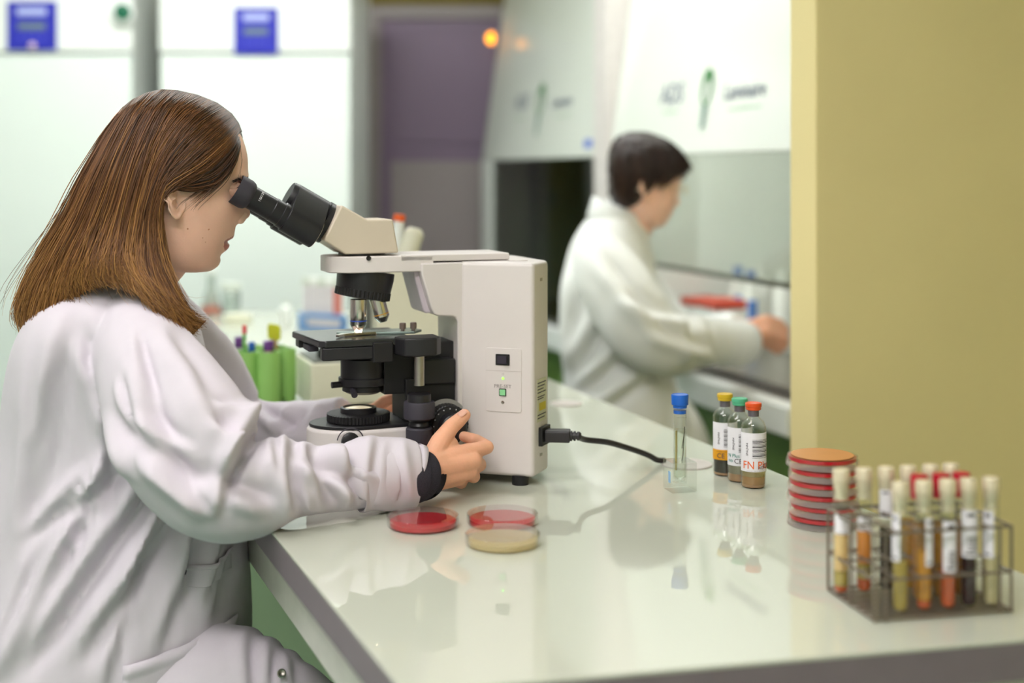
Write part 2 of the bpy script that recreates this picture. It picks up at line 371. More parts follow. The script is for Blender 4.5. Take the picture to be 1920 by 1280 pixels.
def hood(a, b, label, interior, sash, zsash, logo, lit):
    t = thing('laminar_flow_hood', label, 'hood', htf(((a + b) / 2, 0.35, 0)), 'laminar flow hoods along the wall')
    D = 0.74; zp = 1.398; zw = 0.80
    pf = [(0.0, zp), (0.13, 2.30), (0.16, 2.30), (0.03, zp)]
    MB(htf).prism([(q, z) for q, z in pf], a, b, lambda q, z, h: (h, q, z)).build('front_fascia', HOODW, t, bevel=0.006)
    MB(htf).box((a, 0.16, 1.55), (b, D, 2.30)).build('blower_housing', HOODW, t, bevel=0.006)
    MB(htf).box((a, 0.025, zw - .06), (a + 0.035, D, 1.55)).build('side_panel', WHITE, t, bevel=0.004)
    MB(htf).box((b - 0.035, 0.025, zw - .06), (b, D, 1.55)).build('side_panel', WHITE, t, bevel=0.004)
    MB(htf).box((a, -0.002, zw), (a + 0.13, 0.028, zp)).build('frame_post', WHITE, t, bevel=0.004)
    MB(htf).box((a + .035, D - 0.03, zw), (b - .035, D, 1.55)).build('back_panel', interior, t)
    MB(htf).box((a + .035, 0.05, 1.52), (b - .035, D - .03, 1.55)).build('diffuser_grille', HOODL, t)
    MB(htf).box((a + .035, 0.075, zw - .03), (b - .035, D - .03, zw + .004)).build('work_surface', STEEL if lit else HOODG, t)
    g = MB(htf).box((a + .035, 0.0, zw - .03), (b - .035, 0.075, zw)).build('front_grille', mat('grille_steel', '#8f8a86', 0.4, metal=0.6), t)
    n = 26
    for k in range(n):
        s0 = a + .06 + (b - a - .12) * k / n
        MB(htf).box((s0, 0.012, zw), (s0 + (b - a - .12) / n * .45, 0.062, zw + .002)).build('slot', BLACKM, g, smooth=0)
    MB(htf).box((a, -0.05, zw - .075), (b, 0.0, zw)).build('front_ledge', WHITE, t, bevel=0.008)
    s = MB(htf).box((a + .035, 0.010, zsash), (b - .035, 0.016, zp + .02)).build('sash_pane', sash, t)
    MB(htf).box((a + .035, 0.004, zsash - .012), (b - .035, 0.020, zsash)).build('sash_edge', mat('sash_edge', '#55574b', 0.4), s)
    MB(htf).box((a + .02, 0.06, 0.0), (b - .02, D, zw - .06)).build('base_cabinet', GREENP, t, bevel=0.003)
    # logo on the sloped fascia
    up = Vector((HQ.x * 0.13, HQ.y * 0.13, 0.902)).normalized(); nr = -HQ
    def at(s, z):
        q = (z - zp) / 0.902 * 0.13
        return htf((s, q - 0.0015, z))
    for txt, s, z, size, m in logo['text']:
        text(txt, size, frame(at(s, z), HD, up), m, 'lettering', t, sx=1.0)
    s, z, hgt = logo['emblem']
    ring = [(0.5 * math.sin(k / 24 * 2 * PI), 0.5 * math.cos(k / 24 * 2 * PI)) for k in range(24)]
    o = [at(s + x * hgt * .42, z + .18 * hgt + y * hgt * .62) for x, y in ring]; i_ = [at(s + x * hgt * .24, z + .12 * hgt + y * hgt * .40) for x, y in ring]
    e = MB(); off = nr * 0.0012
    e.rings([[p + off for p in o], [p + off for p in i_]], True, False, False); em = e.build('emblem', BULBG, t, fix=False)
    e = MB()
    st = [at(s - hgt * .09, z - .12 * hgt), at(s + hgt * .09, z - .12 * hgt), at(s + hgt * .06, z - .5 * hgt), at(s - hgt * .06, z - .5 * hgt)]
    e.rings([[p + off for p in st], [p + off * 2 for p in st]]); e.build('emblem_stem', mat('emblem_grey_green', '#7f9a90', 0.5), em)
    return t
sA0, sA1 = hs(903), hs(1118); sB0, sB1 = hs(1142), hs(1120) + 1.36
hA = hood(sA0, sA1, 'far laminar flow hood with a dark closed sash and an orange lamp', HOODG, SASHD, 0.815,
     dict(text=[('ADS', hs(965), 1.345 - (193 - HY) / F * 5.4, 0.085, INKB), ('Laminaire', hs(1040), 1.345 - (192 - HY) / F * 4.95, 0.055, INKB),
                ('———', hs(965), 1.345 - (222 - HY) / F * 5.4, 0.035, INKG), ('— ————', hs(1045), 1.345 - (217 - HY) / F * 4.95, 0.03, INKG)],
          emblem=(hs(1000), 1.345 - (205 - HY) / F * 5.2, 0.20)), False)
hB = hood(sB0, sB1, 'near laminar flow hood where the short-haired worker sits, sash half open', HOODL, SASH, 1.078,
     dict(text=[('ADS', hs(1246), 1.345 - (178 - HY) / F * 4.0, 0.085, INKB), ('Laminaire', hs(1382), 1.345 - (172 - HY) / F * 3.6, 0.06, INKB),
                ('———', hs(1246), 1.345 - (209 - HY) / F * 4.0, 0.036, INKG), ('— ————', hs(1386), 1.345 - (203 - HY) / F * 3.6, 0.034, INKG)],
          emblem=(hs(1311), 1.345 - (185 - HY) / F * 3.8, 0.17)), True)
struct(MB(htf).box((sA1 + .004, -0.01, 0), (sB0 - .004, 0.12, 2.75)).build('trim_2', mat('pillar_white', '#d8d2cf', 0.6)))
lp = P(924, 72, 5.70)
MB().lathe([(0.024, 0), (0.024, 0.012), (0.016, 0.022), (0.0, 0.026)], lp, 20, -HQ).build('warning_lamp', mat('orange_lamp', '#ff9a10', 0.3, emit=(1.0, 0.33, 0.01), es=3.0), hA)
LT = mat('hood_lamp', '#ffffff', 0.5, emit=(1.0, 1.0, 0.96), es=14.0)
MB(htf).cyl((sB0 + .15, 0.062, 1.50), (sB1 - .15, 0.062, 1.50), 0.014).build('lamp_tube', LT, hB)
pt = hs(1096)
MB(htf).box((hs(1094), 0.003, 1.345 - (278 - HY) / F * 4.65), (hs(1106), 0.009, 1.345 - (262 - HY) / F * 4.65)).build('blue_sticker', mat('blue_sticker', '#5a78d8', 0.5), hA)

# ------------------------------------------------------------------ microscope
MO = Vector((-0.222, 1.9735, BZ)); MA = Vector((0.9397, 0.3420, 0)); MN = Vector((-0.3420, 0.9397, 0))
def mtf(p): return MO + MA * p[0] + MN * p[1] + Vector((0, 0, p[2]))
def ml(px, py, t=0.0):
    k = (px - 960) / F
    s = (k * (MO.y + t * MN.y) - MO.x - t * MN.x) / (MA.x - k * MA.y)
    Y = MO.y + s * MA.y + t * MN.y
    return s, (CZ - BZ) - (py - HY) / F * Y
micro = thing('microscope', 'off-white binocular microscope with black stage that the long-haired woman looks into', 'microscope', mtf((0.1, 0, 0)))
side = lambda s, z, t: (s, t, z)
plan = lambda s, t, z: (s, t, z)
# base
bp = [(-0.075 * math.cos(math.radians(a)), 0.056 * math.sin(math.radians(a))) for a in range(90, -91, -10)]
bp = [(p[0] if abs(p[0]) > 1e-4 else 0, p[1]) for p in bp]
base_poly = [(x, y) for x, y in bp] + [(0.16, -0.05), (0.16, 0.05)]
MB(mtf).prism(base_poly, 0.012, 0.084, plan).build('base', OFFW, micro, bevel=0.006, bseg=3)
pl = [(x * 0.95, y * 0.95) for x, y in bp] + [(0.15, -0.044), (0.15, 0.044)]
MB(mtf).prism(pl, 0.084, 0.0885, plan).build('black_top_plate', BLACK, micro, bevel=0.001)
r = MB(mtf); r.knurl(0.0455, 0.0885, 0.1005, (0.0, 0, 0), n=56, d=0.0012); kr = r.build('field_ring', BLACKM, micro, smooth=30)
MB(mtf).lathe([(0.026, 0.1005), (0.026, 0.1075), (0.0225, 0.1085), (0.0225, 0.1055)], (0, 0, 0), 40, cap1=False).build('lens_mount', BLACK, kr)
MB(mtf).lathe([(0.0225, 0.105), (0.016, 0.1068), (0.008, 0.1075), (0.0, 0.1078)], (0, 0, 0), 32).build('field_lens', mat('lens_glow', '#cfc3a4', 0.1, emit=(1.0, 0.85, 0.6), es=0.35, spec=0.8), kr)
s, z = ml(657, 828, -0.056)
d = MB(mtf).lathe([(0.013, 0), (0.013, 0.004), (0.010, 0.006)], (s, -0.054, z), 28, (0, -1, 0)).build('light_dial', BLACK, micro)
arc = [(s + 0.019 * math.cos(a), -0.0562, z + 0.019 * math.sin(a)) for a in [math.radians(x) for x in range(10, 171, 10)]]
MB(mtf).tube(arc, 0.0009, 6).build('dial_scale', INK, d)
for s_, t_ in ((-0.03, -0.035), (-0.03, 0.035), (0.214, -0.096), (0.214, 0.096)):
    MB(mtf).lathe([(0.012, 0), (0.012, 0.013)], (s_, t_, 0.0), 20).build('rubber_foot', BLACKM, micro)
# arm: L profile, then the flared rear housing
arm = [(0.080, 0.3165), (0.0805, 0.300), (0.0945, 0.252), (0.099, 0.243), (0.105, 0.240), (0.127, 0.2385), (0.132, 0.236), (0.1345, 0.230), (0.1345, 0.084), (0.1345, 0.012), (0.18, 0.012), (0.18, 0.3165)]
MB(mtf).prism(arm, -0.050, 0.050, side).build('arm', OFFW, micro, bevel=0.003, bseg=2)
hp = [(0.140, -0.0502), (0.2266, -0.117), (0.2650, -0.073), (0.2690, -0.062), (0.2690, 0.062), (0.2650, 0.073), (0.2266, 0.117), (0.140, 0.0502)]
MB(mtf).prism(hp, 0.012, 0.3175, plan).build('rear_housing', OFFW, micro, bevel=0.006, bseg=3)
MB(mtf).lathe([(0.015, 0.3176), (0.015, 0.3186), (0.012, 0.3186), (0.011, 0.3180)], (0.225, -0.055, 0), 28).build('cap_plug', OFFW, micro)
beam = [(-0.050, -0.026), (-0.046, -0.032), (-0.024, -0.0455), (0.216, -0.0455), (0.216, 0.0455), (-0.024, 0.0455), (-0.046, 0.032), (-0.050, 0.026)]
MB(mtf).prism([p if p[0] < 0.2 else (0.10, p[1]) for p in beam], 0.304, 0.3275, plan).build('upper_beam', OFFW, micro, bevel=0.002)
MB(mtf).prism([p if p[0] > 0 else (0.05, p[1]) for p in beam], 0.3185, 0.3285, plan).build('top_cover', OFFW, micro, bevel=0.002)
s, z = ml(691, 484, -0.0455); MB(mtf).lathe([(0.0035, 0), (0.0035, 0.0015), (0.002, 0.0008)], (s, -0.0453, z), 16, (0, -1, 0)).build('set_screw', BLACKM, micro)
# filter block under the arm
fb = [(0.072, 0.305), (0.088, 0.2455), (0.092, 0.243), (0.125, 0.243), (0.125, 0.305)]
MB(mtf).prism(fb, -0.034, 0.034, side).build('filter_block', mat('lilac_plastic', '#cbc0c8', 0.45), micro, bevel=0.003)
# binocular head
hd = [ml(*p, -0.040) for p in ((640.5, 384), (690, 412), (737, 411), (748, 474), (648, 477), (607, 451))]
head = MB(mtf).prism(hd, -0.040, 0.040, side).build('binocular_head', BEIGE, micro, bevel=0.003, bseg=3)
MB(mtf).lathe([(0.034, 0.326), (0.034, 0.333)], (0.005, 0, 0), 40).build('head_dovetail', BLACK, head)
a0, a1 = ml(607, 451, -0.04), ml(640.5, 384, -0.04)
C = Vector(((a0[0] + a1[0]) / 2, 0, (a0[1] + a1[1]) / 2))
fdir = Vector((a1[0] - a0[0], 0, a1[1] - a0[1])).normalized()
E = Vector((-fdir.z, 0, fdir.x)); U = fdir            # tube direction, upward normal
if E.z < 0: E = -E
E = Vector((-math.cos(math.radians(30)), 0, math.sin(math.radians(30)))); U = Vector((0.5, 0, 0.866))
TT = Vector((0, 1, 0))
hc = C + U * 0.004
MB(mtf).lathe([(0.030, -0.004), (0.030, 0.008)], hc - U * .006, 40, E).build('tube_flange', BLACK, head)
MB(mtf).lathe([(0.019, 0.0), (0.0205, 0.001), (0.0205, 0.066), (0.0195, 0.068)], hc + U * 0.002, 40, E).build('hinge_drum', BLACK, head)
def stadium(c0, c1, r, z0, z1):
    d = (c1 - c0).normalized(); n = E.cross(d); pts = []
    for k in range(13):
        a = PI / 2 + PI * k / 12; pts.append(c0 + (d * math.cos(a) + n * math.sin(a)) * r)
    for k in range(13):
        a = -PI / 2 + PI * k / 12; pts.append(c1 + (d * math.cos(a) + n * math.sin(a)) * r)
    return [[p + E * z0 for p in pts], [p + E * z1 for p in pts]]
for sg in (-1, 1):
    ec = hc + TT * (0.0315 * sg) - U * 0.029
    hub = hc + U * 0.002
    b = MB(mtf); b.rings(stadium(hub, ec, 0.0212, 0.010, 0.061)); ph = b.build('prism_housing', BLACK, head, bevel=0.0015)
    b = MB(mtf); b.lathe([(0.0195, 0.0095), (0.0195, 0.0099)], ec, 32, E); b.build('rear_cap', BEIGE, ph)
    b = MB(mtf); b.lathe([(0.0185, 0.061), (0.0185, 0.068), (0.0172, 0.069), (0.0172, 0.082), (0.0165, 0.083), (0.0165, 0.122)], ec, 36, E); ey = b.build('eyepiece_tube', BLACK, head, smooth=30)
    b = MB(mtf); b.lathe([(0.0166, 0.116), (0.0195, 0.119), (0.0212, 0.124), (0.0212, 0.140), (0.0205, 0.1405), (0.0185, 0.139), (0.0120, 0.126), (0.0, 0.125)], ec, 40, E, cap1=False); b.build('rubber_eyecup', RUBBER, ey, smooth=40)
    if sg < 0:
        wv = lambda v: MA * v.x + MN * v.y + Vector((0, 0, v.z))
        for k, ch in enumerate('10X/20'):
            ang = math.radians(2 + 9.5 * k); rd = (TT * -math.cos(ang) + U * math.sin(ang))
            wr_, we = wv(rd), wv(E); text(ch, 0.0050, frame(mtf(ec + E * 0.106 + rd * 0.01685), we.cross(wr_), we), PAPER, 'engraving', ey, extrude=0.0001)
# nosepiece and objectives
NA = Vector((0.17, 0, 1)).normalized(); nc = Vector((0.012, 0, 0.305))
npz = MB(mtf)
npz.lathe([(0.041, 0.0), (0.0415, -0.010), (0.040, -0.026), (0.0395, -0.030)], nc, 44, NA); nose = npz.build('nosepiece', BLACK, micro)
n2 = MB(mtf); n2.knurl(0.0405, 0, 0.0125, nc - NA * 0.040, NA, n=40, d=0.0013); n2.build('knurled_ring', BLACKM, nose, smooth=30)
def objective(c, d, L, r, band, name):
    d = Vector(d).normalized(); c = Vector(c)
    o = MB(mtf).lathe([(r * .8, 0), (r, 0.001), (r, L * .78), (r * .85, L * .86), (r * .5, L), (r * .3, L)], c, 32, d).build('objective', CHROME, nose, smooth=30)
    MB(mtf).lathe([(r * 1.01, L * .66), (r * 1.01, L * .69)], c, 32, d, False, False).build('colour_band', mat(name + '_band', {'blue': '#3f62d8', 'yellow': '#e6a11c', 'red': '#c83c30'}[name], 0.4), o)
objective((0.0, 0, 0.264), (0, 0, -1), 0.047, 0.0122, 'blue', 'blue')
objective((0.026, -0.006, 0.265), (0.26, -0.05, -1), 0.036, 0.0112, 'yellow', 'yellow')
objective((0.030, 0.022, 0.266), (0.40, 0.35, -1), 0.026, 0.0105, 'red', 'red')
# stage
zt = 0.2125
st = [(-0.083, 0.072), (-0.070, -0.056), (-0.062, -0.064), (0.066, -0.064), (0.066, 0.075), (-0.076, 0.078)]
stage = MB(mtf).prism(st, zt - 0.010, zt, plan).build('stage_plate', mat('stage_black', '#2a2b2d', 0.22, spec=0.7), micro, bevel=0.0025)
sk = MB(mtf)
sk.prism([(-0.066, -0.060), (-0.060, -0.063), (0.03, -0.063), (0.03, -0.045), (-0.066, -0.045)], zt - 0.028, zt - 0.010, plan)
sk.build('stage_skirt', BLACK, stage, bevel=0.002)
MB(mtf).box((-0.078, 0.045, zt - .022), (-0.066, 0.070, zt - .010)).build('stage_lug', BLACK, stage, bevel=0.002)
MB(mtf).box((-0.075, -0.01, zt - .021), (-0.060, 0.03, zt - .012)).build('stage_lug', RUBBER, stage, bevel=0.002)
MB(mtf).box((0.005, -0.068, zt - .033), (0.034, -0.05, zt - .004)).build('stage_clamp', BLACKM, stage, bevel=0.002)
ho = MB(mtf).prism([(-0.03, 0.012), (0.02, 0.020), (0.088, 0.030), (0.095, 0.0), (0.078, -0.022), (0.03, -0.012)], zt, zt + 0.0035, plan).build('slide_holder', mat('holder_grey', '#9fb0ac', 0.25, metal=0.7), stage, bevel=0.0008)
MB(mtf).prism([(-0.040, -0.030), (-0.036, -0.034), (-0.02, -0.022), (0.022, -0.016), (0.022, -0.009), (-0.03, -0.016)], zt + .001, zt + 0.0045, plan).build('clip_finger', CHROME, ho, bevel=0.0005)
for px, py in ((755, 607), (775, 611)):
    s, z = ml(px, py, -0.005)
    MB(mtf).lathe([(0.0028, zt + .003), (0.0028, zt + .006), (0.0048, zt + .006), (0.0048, zt + .014), (0.004, zt + .0148)], (s, -0.005, 0), 20).build('thumb_screw', mat('bronze_screw', '#8c7a74', 0.4, metal=0.5), ho)
blk = MB(mtf).prism([(0.036, -0.060), (0.045, -0.086), (0.060, -0.094), (0.090, -0.092), (0.100, -0.080), (0.100, -0.045), (0.05, -0.045)], zt - 0.024, zt + 0.002, plan).build('drive_block', BLACK, stage, bevel=0.003, bseg=3)
s0, z0 = ml(786, 705, -0.078)
sh = MB(mtf).lathe([(0.0075, zt - 0.066), (0.0075, zt - 0.024)], (s0, -0.078, 0), 24).build('drive_shaft', STEEL, stage)
zz = lambda py: ml(786, py, -0.078)[1]
MB(mtf).lathe([(0.017, zz(752)), (0.0165, zz(738))], (s0, -0.078, 0), 32).build('knob_collar', BLACK, sh)
MB(mtf).lathe([(0.0205, zz(784)), (0.0222, zz(782)), (0.0222, zz(756)), (0.021, zz(752))], (s0, -0.078, 0), 36).build('stage_knob', RUBBER, sh)
MB(mtf).lathe([(0.013, zz(802)), (0.015, zz(796)), (0.013, zz(790)), (0.017, zz(785))], (s0, -0.078, 0), 28).build('knob_neck', BLACK, sh)
MB(mtf).lathe([(0.018, zz(835)), (0.0188, zz(833)), (0.0188, zz(803)), (0.017, zz(800))], (s0, -0.078, 0), 36).build('stage_knob', RUBBER, sh)
# slide lying on the stage
sl = thing('microscope_slide', 'thin glass specimen slide under the blue-banded objective lens', 'slide', mtf((0, 0, zt)))
MB(mtf).box((-0.022, -0.012, zt + .0002), (0.024, 0.010, zt + .0013)).build('glass_plate', mat('slide_glass', '#e9cfc9', 0.05, spec=0.8), sl)
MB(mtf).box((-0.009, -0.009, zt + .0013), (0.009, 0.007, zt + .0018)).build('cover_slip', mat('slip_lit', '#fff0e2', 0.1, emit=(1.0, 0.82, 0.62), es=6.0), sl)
# condenser
cd = MB(mtf).lathe([(0.022, zt - 0.010), (0.022, zt - 0.030), (0.0325, zt - 0.034), (0.0325, zt - 0.060), (0.0355, zt - 0.061), (0.0355, zt - 0.071), (0.030, zt - 0.073), (0.030, zt - 0.080), (0.022, zt - 0.084)], (0.006, -0.004, 0), 44).build('condenser', BLACK, micro, smooth=30)
s, z = ml(622, 722, -0.01)
MB(mtf).cyl((s, -0.01, z), (s + 0.02, -0.008, z + .0005), 0.0045).build('diaphragm_lever', BLACK, cd)
s, z = ml(663, 737, -0.034)
MB(mtf).cyl((s, -0.040, z - .002), (s + 0.002, -0.018, z + .006), 0.0045).build('centering_screw', RUBBER, cd)
# stage carrier and focus block
cb = MB(mtf); cb.box((0.030, -0.030, 0.128), (0.136, 0.030, zt - 0.012)); cb.build('stage_carrier', BLACKM, micro, bevel=0.002)
MB(mtf).box((0.060, -0.038, 0.0885), (0.136, 0.038, 0.150)).build('focus_block', BLACKM, micro, bevel=0.002)
MB(mtf).box((0.075, -0.044, 0.140), (0.134, 0.044, 0.178)).build('carrier_bracket', BLACK, micro, bevel=0.004)
for sg in (-1, 1):
    s, z = ml(848, 800, -0.085)
    kn = MB(mtf); kn.knurl(0.0290, 0, 0.020, (s, sg * 0.052, z), (0, sg, 0), n=36, d=0.0008); ck = kn.build('coarse_focus_knob', BLACK, micro, smooth=30)
    MB(mtf).lathe([(0.0255, 0), (0.0255, 0.002), (0.024, 0.0026)], (s, sg * 0.072, z), 40, (0, sg, 0)).build('graduated_dial', BLACKM, ck)
    for k in range(16):
        a = 2 * PI * k / 16
        MB(mtf).lathe([(0.0011, 0), (0.0011, 0.0004)], (s + 0.0238 * math.cos(a), sg * 0.0742, z + 0.0238 * math.sin(a)), 8, (0, sg, 0)).build('graduation_mark', PAPER, ck)
    MB(mtf).lathe([(0.0175, 0), (0.019, 0.003), (0.019, 0.020), (0.017, 0.022), (0.015, 0.0225)], (s, sg * 0.0746, z), 40, (0, sg, 0)).build('fine_focus_knob', BLACK, ck)
    MB(mtf).lathe([(0.0345, 0), (0.0345, 0.001), (0.033, 0.001)], (s, sg * 0.0505, z), 48, (0, sg, 0), True, False).build('knob_ring', mat('ring_grey', '#a9a6a2', 0.4), micro)
# switch plate on the flared side
fa, fb_ = Vector((0.140, -0.0502, 0)), Vector((0.2266, -0.117, 0))
fx = (mtf(fb_) - mtf(fa)).normalized(); fn = Vector((fx.y, -fx.x, 0))
if fn.y > 0: fn = -fn
fp = mtf(fa)
def fl(px, py): return ray(px, py, fp, fn)
pc = fl(944, 711)
def ftf(p): return pc + fx * p[0] + Vector((0, 0, p[1])) + fn * p[2]
def fuv(px, py): q = fl(px, py) - pc; return q.dot(fx), q.z
u0, v0 = fuv(911, 770); u1, v1 = fuv(978, 654)
f3 = lambda a, b, h: (a, b, h)
spn = MB(ftf).prism(rrect(u0, v0, u1, v1, 0.003), -0.002, 0.0010, f3).build('switch_plate', OFFW, micro, bevel=0.0004)
um, vm = fuv(944, 695)
MB(ftf).prism([(u0 + .0005, vm - .0002), (u1 - .0005, vm - .0002), (u1 - .0005, vm + .0002), (u0 + .0005, vm + .0002)], 0.0008, 0.0013, f3).build('plate_groove', mat('groove_line', '#b5aca6', 0.6), spn)
u, v = fuv(943, 674)
sw = MB(ftf).prism(rrect(u - .0105, v - .008, u + .0105, v + .008, 0.001), 0.0, 0.0018, f3).build('switch_bezel', BLACKM, spn)
MB(ftf).rings([[(u - .008, v - .0055, .0015), (u - .008, v + .0055, .0015), (u - .008, v + .0055, .0022), (u - .008, v - .0055, .0022)], [(u + .007, v - .0055, .0015), (u + .007, v + .0055, .0015), (u + .007, v + .0055, .006), (u + .007, v - .0055, .006)]]).build('rocker', mat('rocker_black', '#3a3640', 0.35), sw)
u, v = fuv(943.5, 709); MB(ftf).lathe([(0.0016, 0.0), (0.0016, 0.0018)], (u, v, 0), 14).build('power_led', mat('led_green', '#7dff3a', 0.4, emit=(0.2, 1.0, 0.05), es=2.0), spn)
u, v = fuv(943.5, 701); MB(ftf).lathe([(0.0015, 0.0009), (0.0015, 0.0013), (0.0011, 0.0013)], (u, v, 0), 14, cap1=False).build('lamp_symbol', mat('symbol_grey', '#bdb5b0', 0.6), spn)
u, v = fuv(943, 724); text('PRE-SET', 0.0068, frame(ftf((u, v, 0.0011)), fx, (0, 0, 1)), mat('grey_print', '#8f8784', 0.6), 'lettering', spn, extrude=0.0002, sx=1.1)
u, v = fuv(943, 735); pb = MB(ftf).prism(rrect(u - .0053, v - .0053, u + .0053, v + .0053, 0.0006), 0, 0.0018, f3).build('preset_bezel', BLACKM, spn)
MB(ftf).prism(rrect(u - .0042, v - .0042, u + .0042, v + .0042, 0.0006), 0.001, 0.0028, f3).build('preset_button', mat('button_green', '#8fd79a', 0.4), pb)
u, v = fuv(943, 754); MB(ftf).lathe([(0.0024, 0.0008), (0.0024, 0.0016), (0.0014, 0.0012)], (u, v, 0), 16).build('plate_screw', STEEL, spn)
# rear chamfer: stickers, inlet
ga, gb = Vector((0.2266, -0.117, 0)), Vector((0.2412, -0.1005, 0))
gx = (mtf(gb) - mtf(ga)).normalized(); gn = Vector((gx.y, -gx.x, 0))
if gn.y > 0: gn = -gn
gp = mtf(ga)
def gtf(p): return gp + gx * p[0] + Vector((0, 0, p[1])) + gn * p[2]
def gz(py): return (CZ - BZ) - (py - HY) / F * 1.955
def stick(py0, py1, x0, x1, m, name): return MB(gtf).prism([(x0, gz(py1)), (x1, gz(py1)), (x1, gz(py0)), (x0, gz(py0))], 0.0001, 0.0006, f3).build(name, m, micro)
LBL = mat('rating_label', '#c9c9ad', 0.6)
rl = stick(712, 792, 0.012, 0.050, LBL, 'rating_label')
for k, py in enumerate((718, 724, 730, 736, 744, 748, 778, 784)):
    MB(gtf).prism([(0.014, gz(py + 2)), (0.048 - .005 * (k % 3), gz(py + 2)), (0.048 - .005 * (k % 3), gz(py)), (0.014, gz(py))], 0.0006, 0.0009, f3).build('print_line', INK, rl)
stick(757, 772, 0.020, 0.048, mat('warning_yellow', '#d8c426', 0.5), 'warning_label')
stick(522, 528, 0.026, 0.034, STEEL, 'housing_screw'); stick(853, 858, 0.026, 0.034, STEEL, 'housing_screw')
inl = MB(gtf).prism([(0.020, gz(838)), (0.055, gz(838)), (0.055, gz(803)), (0.020, gz(803))], -0.002, 0.0055, f3).build('power_inlet', BLACKM, micro, bevel=0.0008)
# power cable
cb0 = gtf((0.037, (gz(805) + gz(836)) / 2, 0.0060)); pd = gn * 0.35 + Vector((1, 0, 0)) * 0.9; pd.normalize()
cable = thing('power_cable', 'black power cable plugged into the microscope and running into the bench grommet', 'cable', cb0)
pu = Vector((-pd.y, pd.x, 0)).normalized()
def ctf(p): return cb0 + pd * p[0] + pu * p[1] + Vector((0, 0, p[2]))
MB(ctf).prism(rrect(-0.0125, -0.0085, 0.0125, 0.0085, 0.003), -0.002, 0.034, lambda a, b, h: (h, a, b)).build('plug', mat('plug_black', '#2e2b2e', 0.45), cable, bevel=0.0015)
MB(ctf).lathe([(0.0075, 0), (0.0075, .003), (0.0055, .003), (0.0055, .005), (0.0072, .005), (0.0072, .008), (0.005, .008), (0.005, .010), (0.0065, .010), (0.0065, .013), (0.0042, .016)], (0.034, 0, 0), 20, (1, 0, 0)).build('strain_relief', mat('plug_black', '#2e2b2e', 0.45), cable, smooth=20)
ce = T(1243, 869)
pts = spline([ctf((0.044, 0, 0)), P(1098, 824, 2.00), P(1140, 829, 2.02), P(1185, 842, 2.055), P(1215, 853, 2.075), P(1232, 862, 2.085), ce + Vector((0.002, 0, 0.005))], 40)
MB().tube(pts, 0.0043, 12).build('cord', mat('cord_black', '#262326', 0.4), cable)

# ------------------------------------------------------------------ second instrument behind the microscope
CREAM = mat('cream_enamel', '#dedcc8', 0.4, var=0.02)
ins = thing('cream_instrument', 'cream instrument with a black knob standing behind the microscope', 'instrument', (-0.28, 2.69, BZ))
def itf(p): return Vector((-0.362, 2.56, BZ)) + MA * p[0] + MN * p[1] + Vector((0, 0, p[2]))
MB(itf).box((-0.015, 0, 0.008), (0.30, 0.16, 0.088)).build('base_box', CREAM, ins, bevel=0.004)
MB(itf).box((-0.008, 0.010, 0.088), (0.15, 0.15, 0.092)).build('dark_top_plate', mat('dark_grey_plate', '#5d605a', 0.45), ins)
MB(itf).lathe([(0.015, 0.092), (0.015, 0.108), (0.013, 0.110)], (0.022, 0.05, 0), 24).build('black_knob', BLACKM, ins)
MB(itf).box((0.115, 0.02, 0.088), (0.285, 0.14, 0.265)).build('column', CREAM, ins, bevel=0.006)
MB(itf).box((0.09, 0.055, 0.10), (0.1155, 0.10, 0.24)).build('dark_column_strip', mat('dark_grey_plate', '#5d605a', 0.45), ins)
hh0, hh1 = P(764, 480, 2.72), P(780, 427, 2.70)
MB().tube([P(742, 560, 2.66), P(755, 510, 2.665), P(764, 475, 2.67), P(777, 436, 2.67), P(779, 428, 2.67)], [0.022, 0.022, 0.021, 0.019, 0.012], 20).build('tilted_handle', CREAM, ins)
pp = MB().tube([P(718, 560, 2.67), P(732, 505, 2.67), P(744, 455, 2.67), P(748, 414, 2.67)], [0.010, 0.010, 0.011, 0.010], 16).build('white_tube', WHITE, ins)
MB().tube([P(748, 414, 2.67), P(750, 402, 2.67)], [0.012, 0.0115], 16).build('orange_cap', mat('orange_cap_b', '#e8622a', 0.45), pp)
MB(itf).box((0.14, 0.03, 0.265), (0.25, 0.13, 0.275)).build('dark_socket', BLACKM, ins, bevel=0.003)

# ------------------------------------------------------------------ things on the bench
def arc_patch(mb, c, r, z0, z1, a0, a1, n=14, th=0.0004):
    """a strip of label wrapped round an upright cylinder; angles in degrees, -90 faces the camera"""
    c = Vector(c); A = [math.radians(lerp(a0, a1, k / n)) for k in range(n + 1)]
    R = []
    for rr, zz_ in ((r, z0), (r + th, z0), (r + th, z1), (r, z1)):
        R.append([c + Vector((rr * math.cos(a), rr * math.sin(a), zz_)) for a in A])
    R.append(R[0]); return mb.rings(R, False, False, False)
def curved_text(s, size, c, r, z, ang, m, name, parent, vert=False, sx=1.0):
    cu = bpy.data.curves.new(name, 'FONT'); cu.body = s; cu.size = size; cu.align_x = 'CENTER'; cu.align_y = 'CENTER'; cu.resolution_u = 2; cu.extrude = 0.0001
    ob = bpy.data.objects.new(name, cu); COL.objects.link(ob)
    me = bpy.data.meshes.new_from_object(ob.evaluated_get(bpy.context.evaluated_depsgraph_get())); bpy.data.objects.remove(ob)
    c = Vector(c); a0 = math.radians(ang)
    for v in me.vertices:
        x, y, h = v.co; x *= sx
        if vert: x, y = -y, x
        a = a0 + x / r
        v.co = c + Vector(((r + h + .0004) * math.cos(a), (r + h + .0004) * math.sin(a), z + y)) - wloc(parent)
    me.materials.clear(); me.materials.append(m)
    o = bpy.data.objects.new(name, me); COL.objects.link(o); o.parent = parent; return o
REDA = gel('red_agar', '#d82636', 0.72)
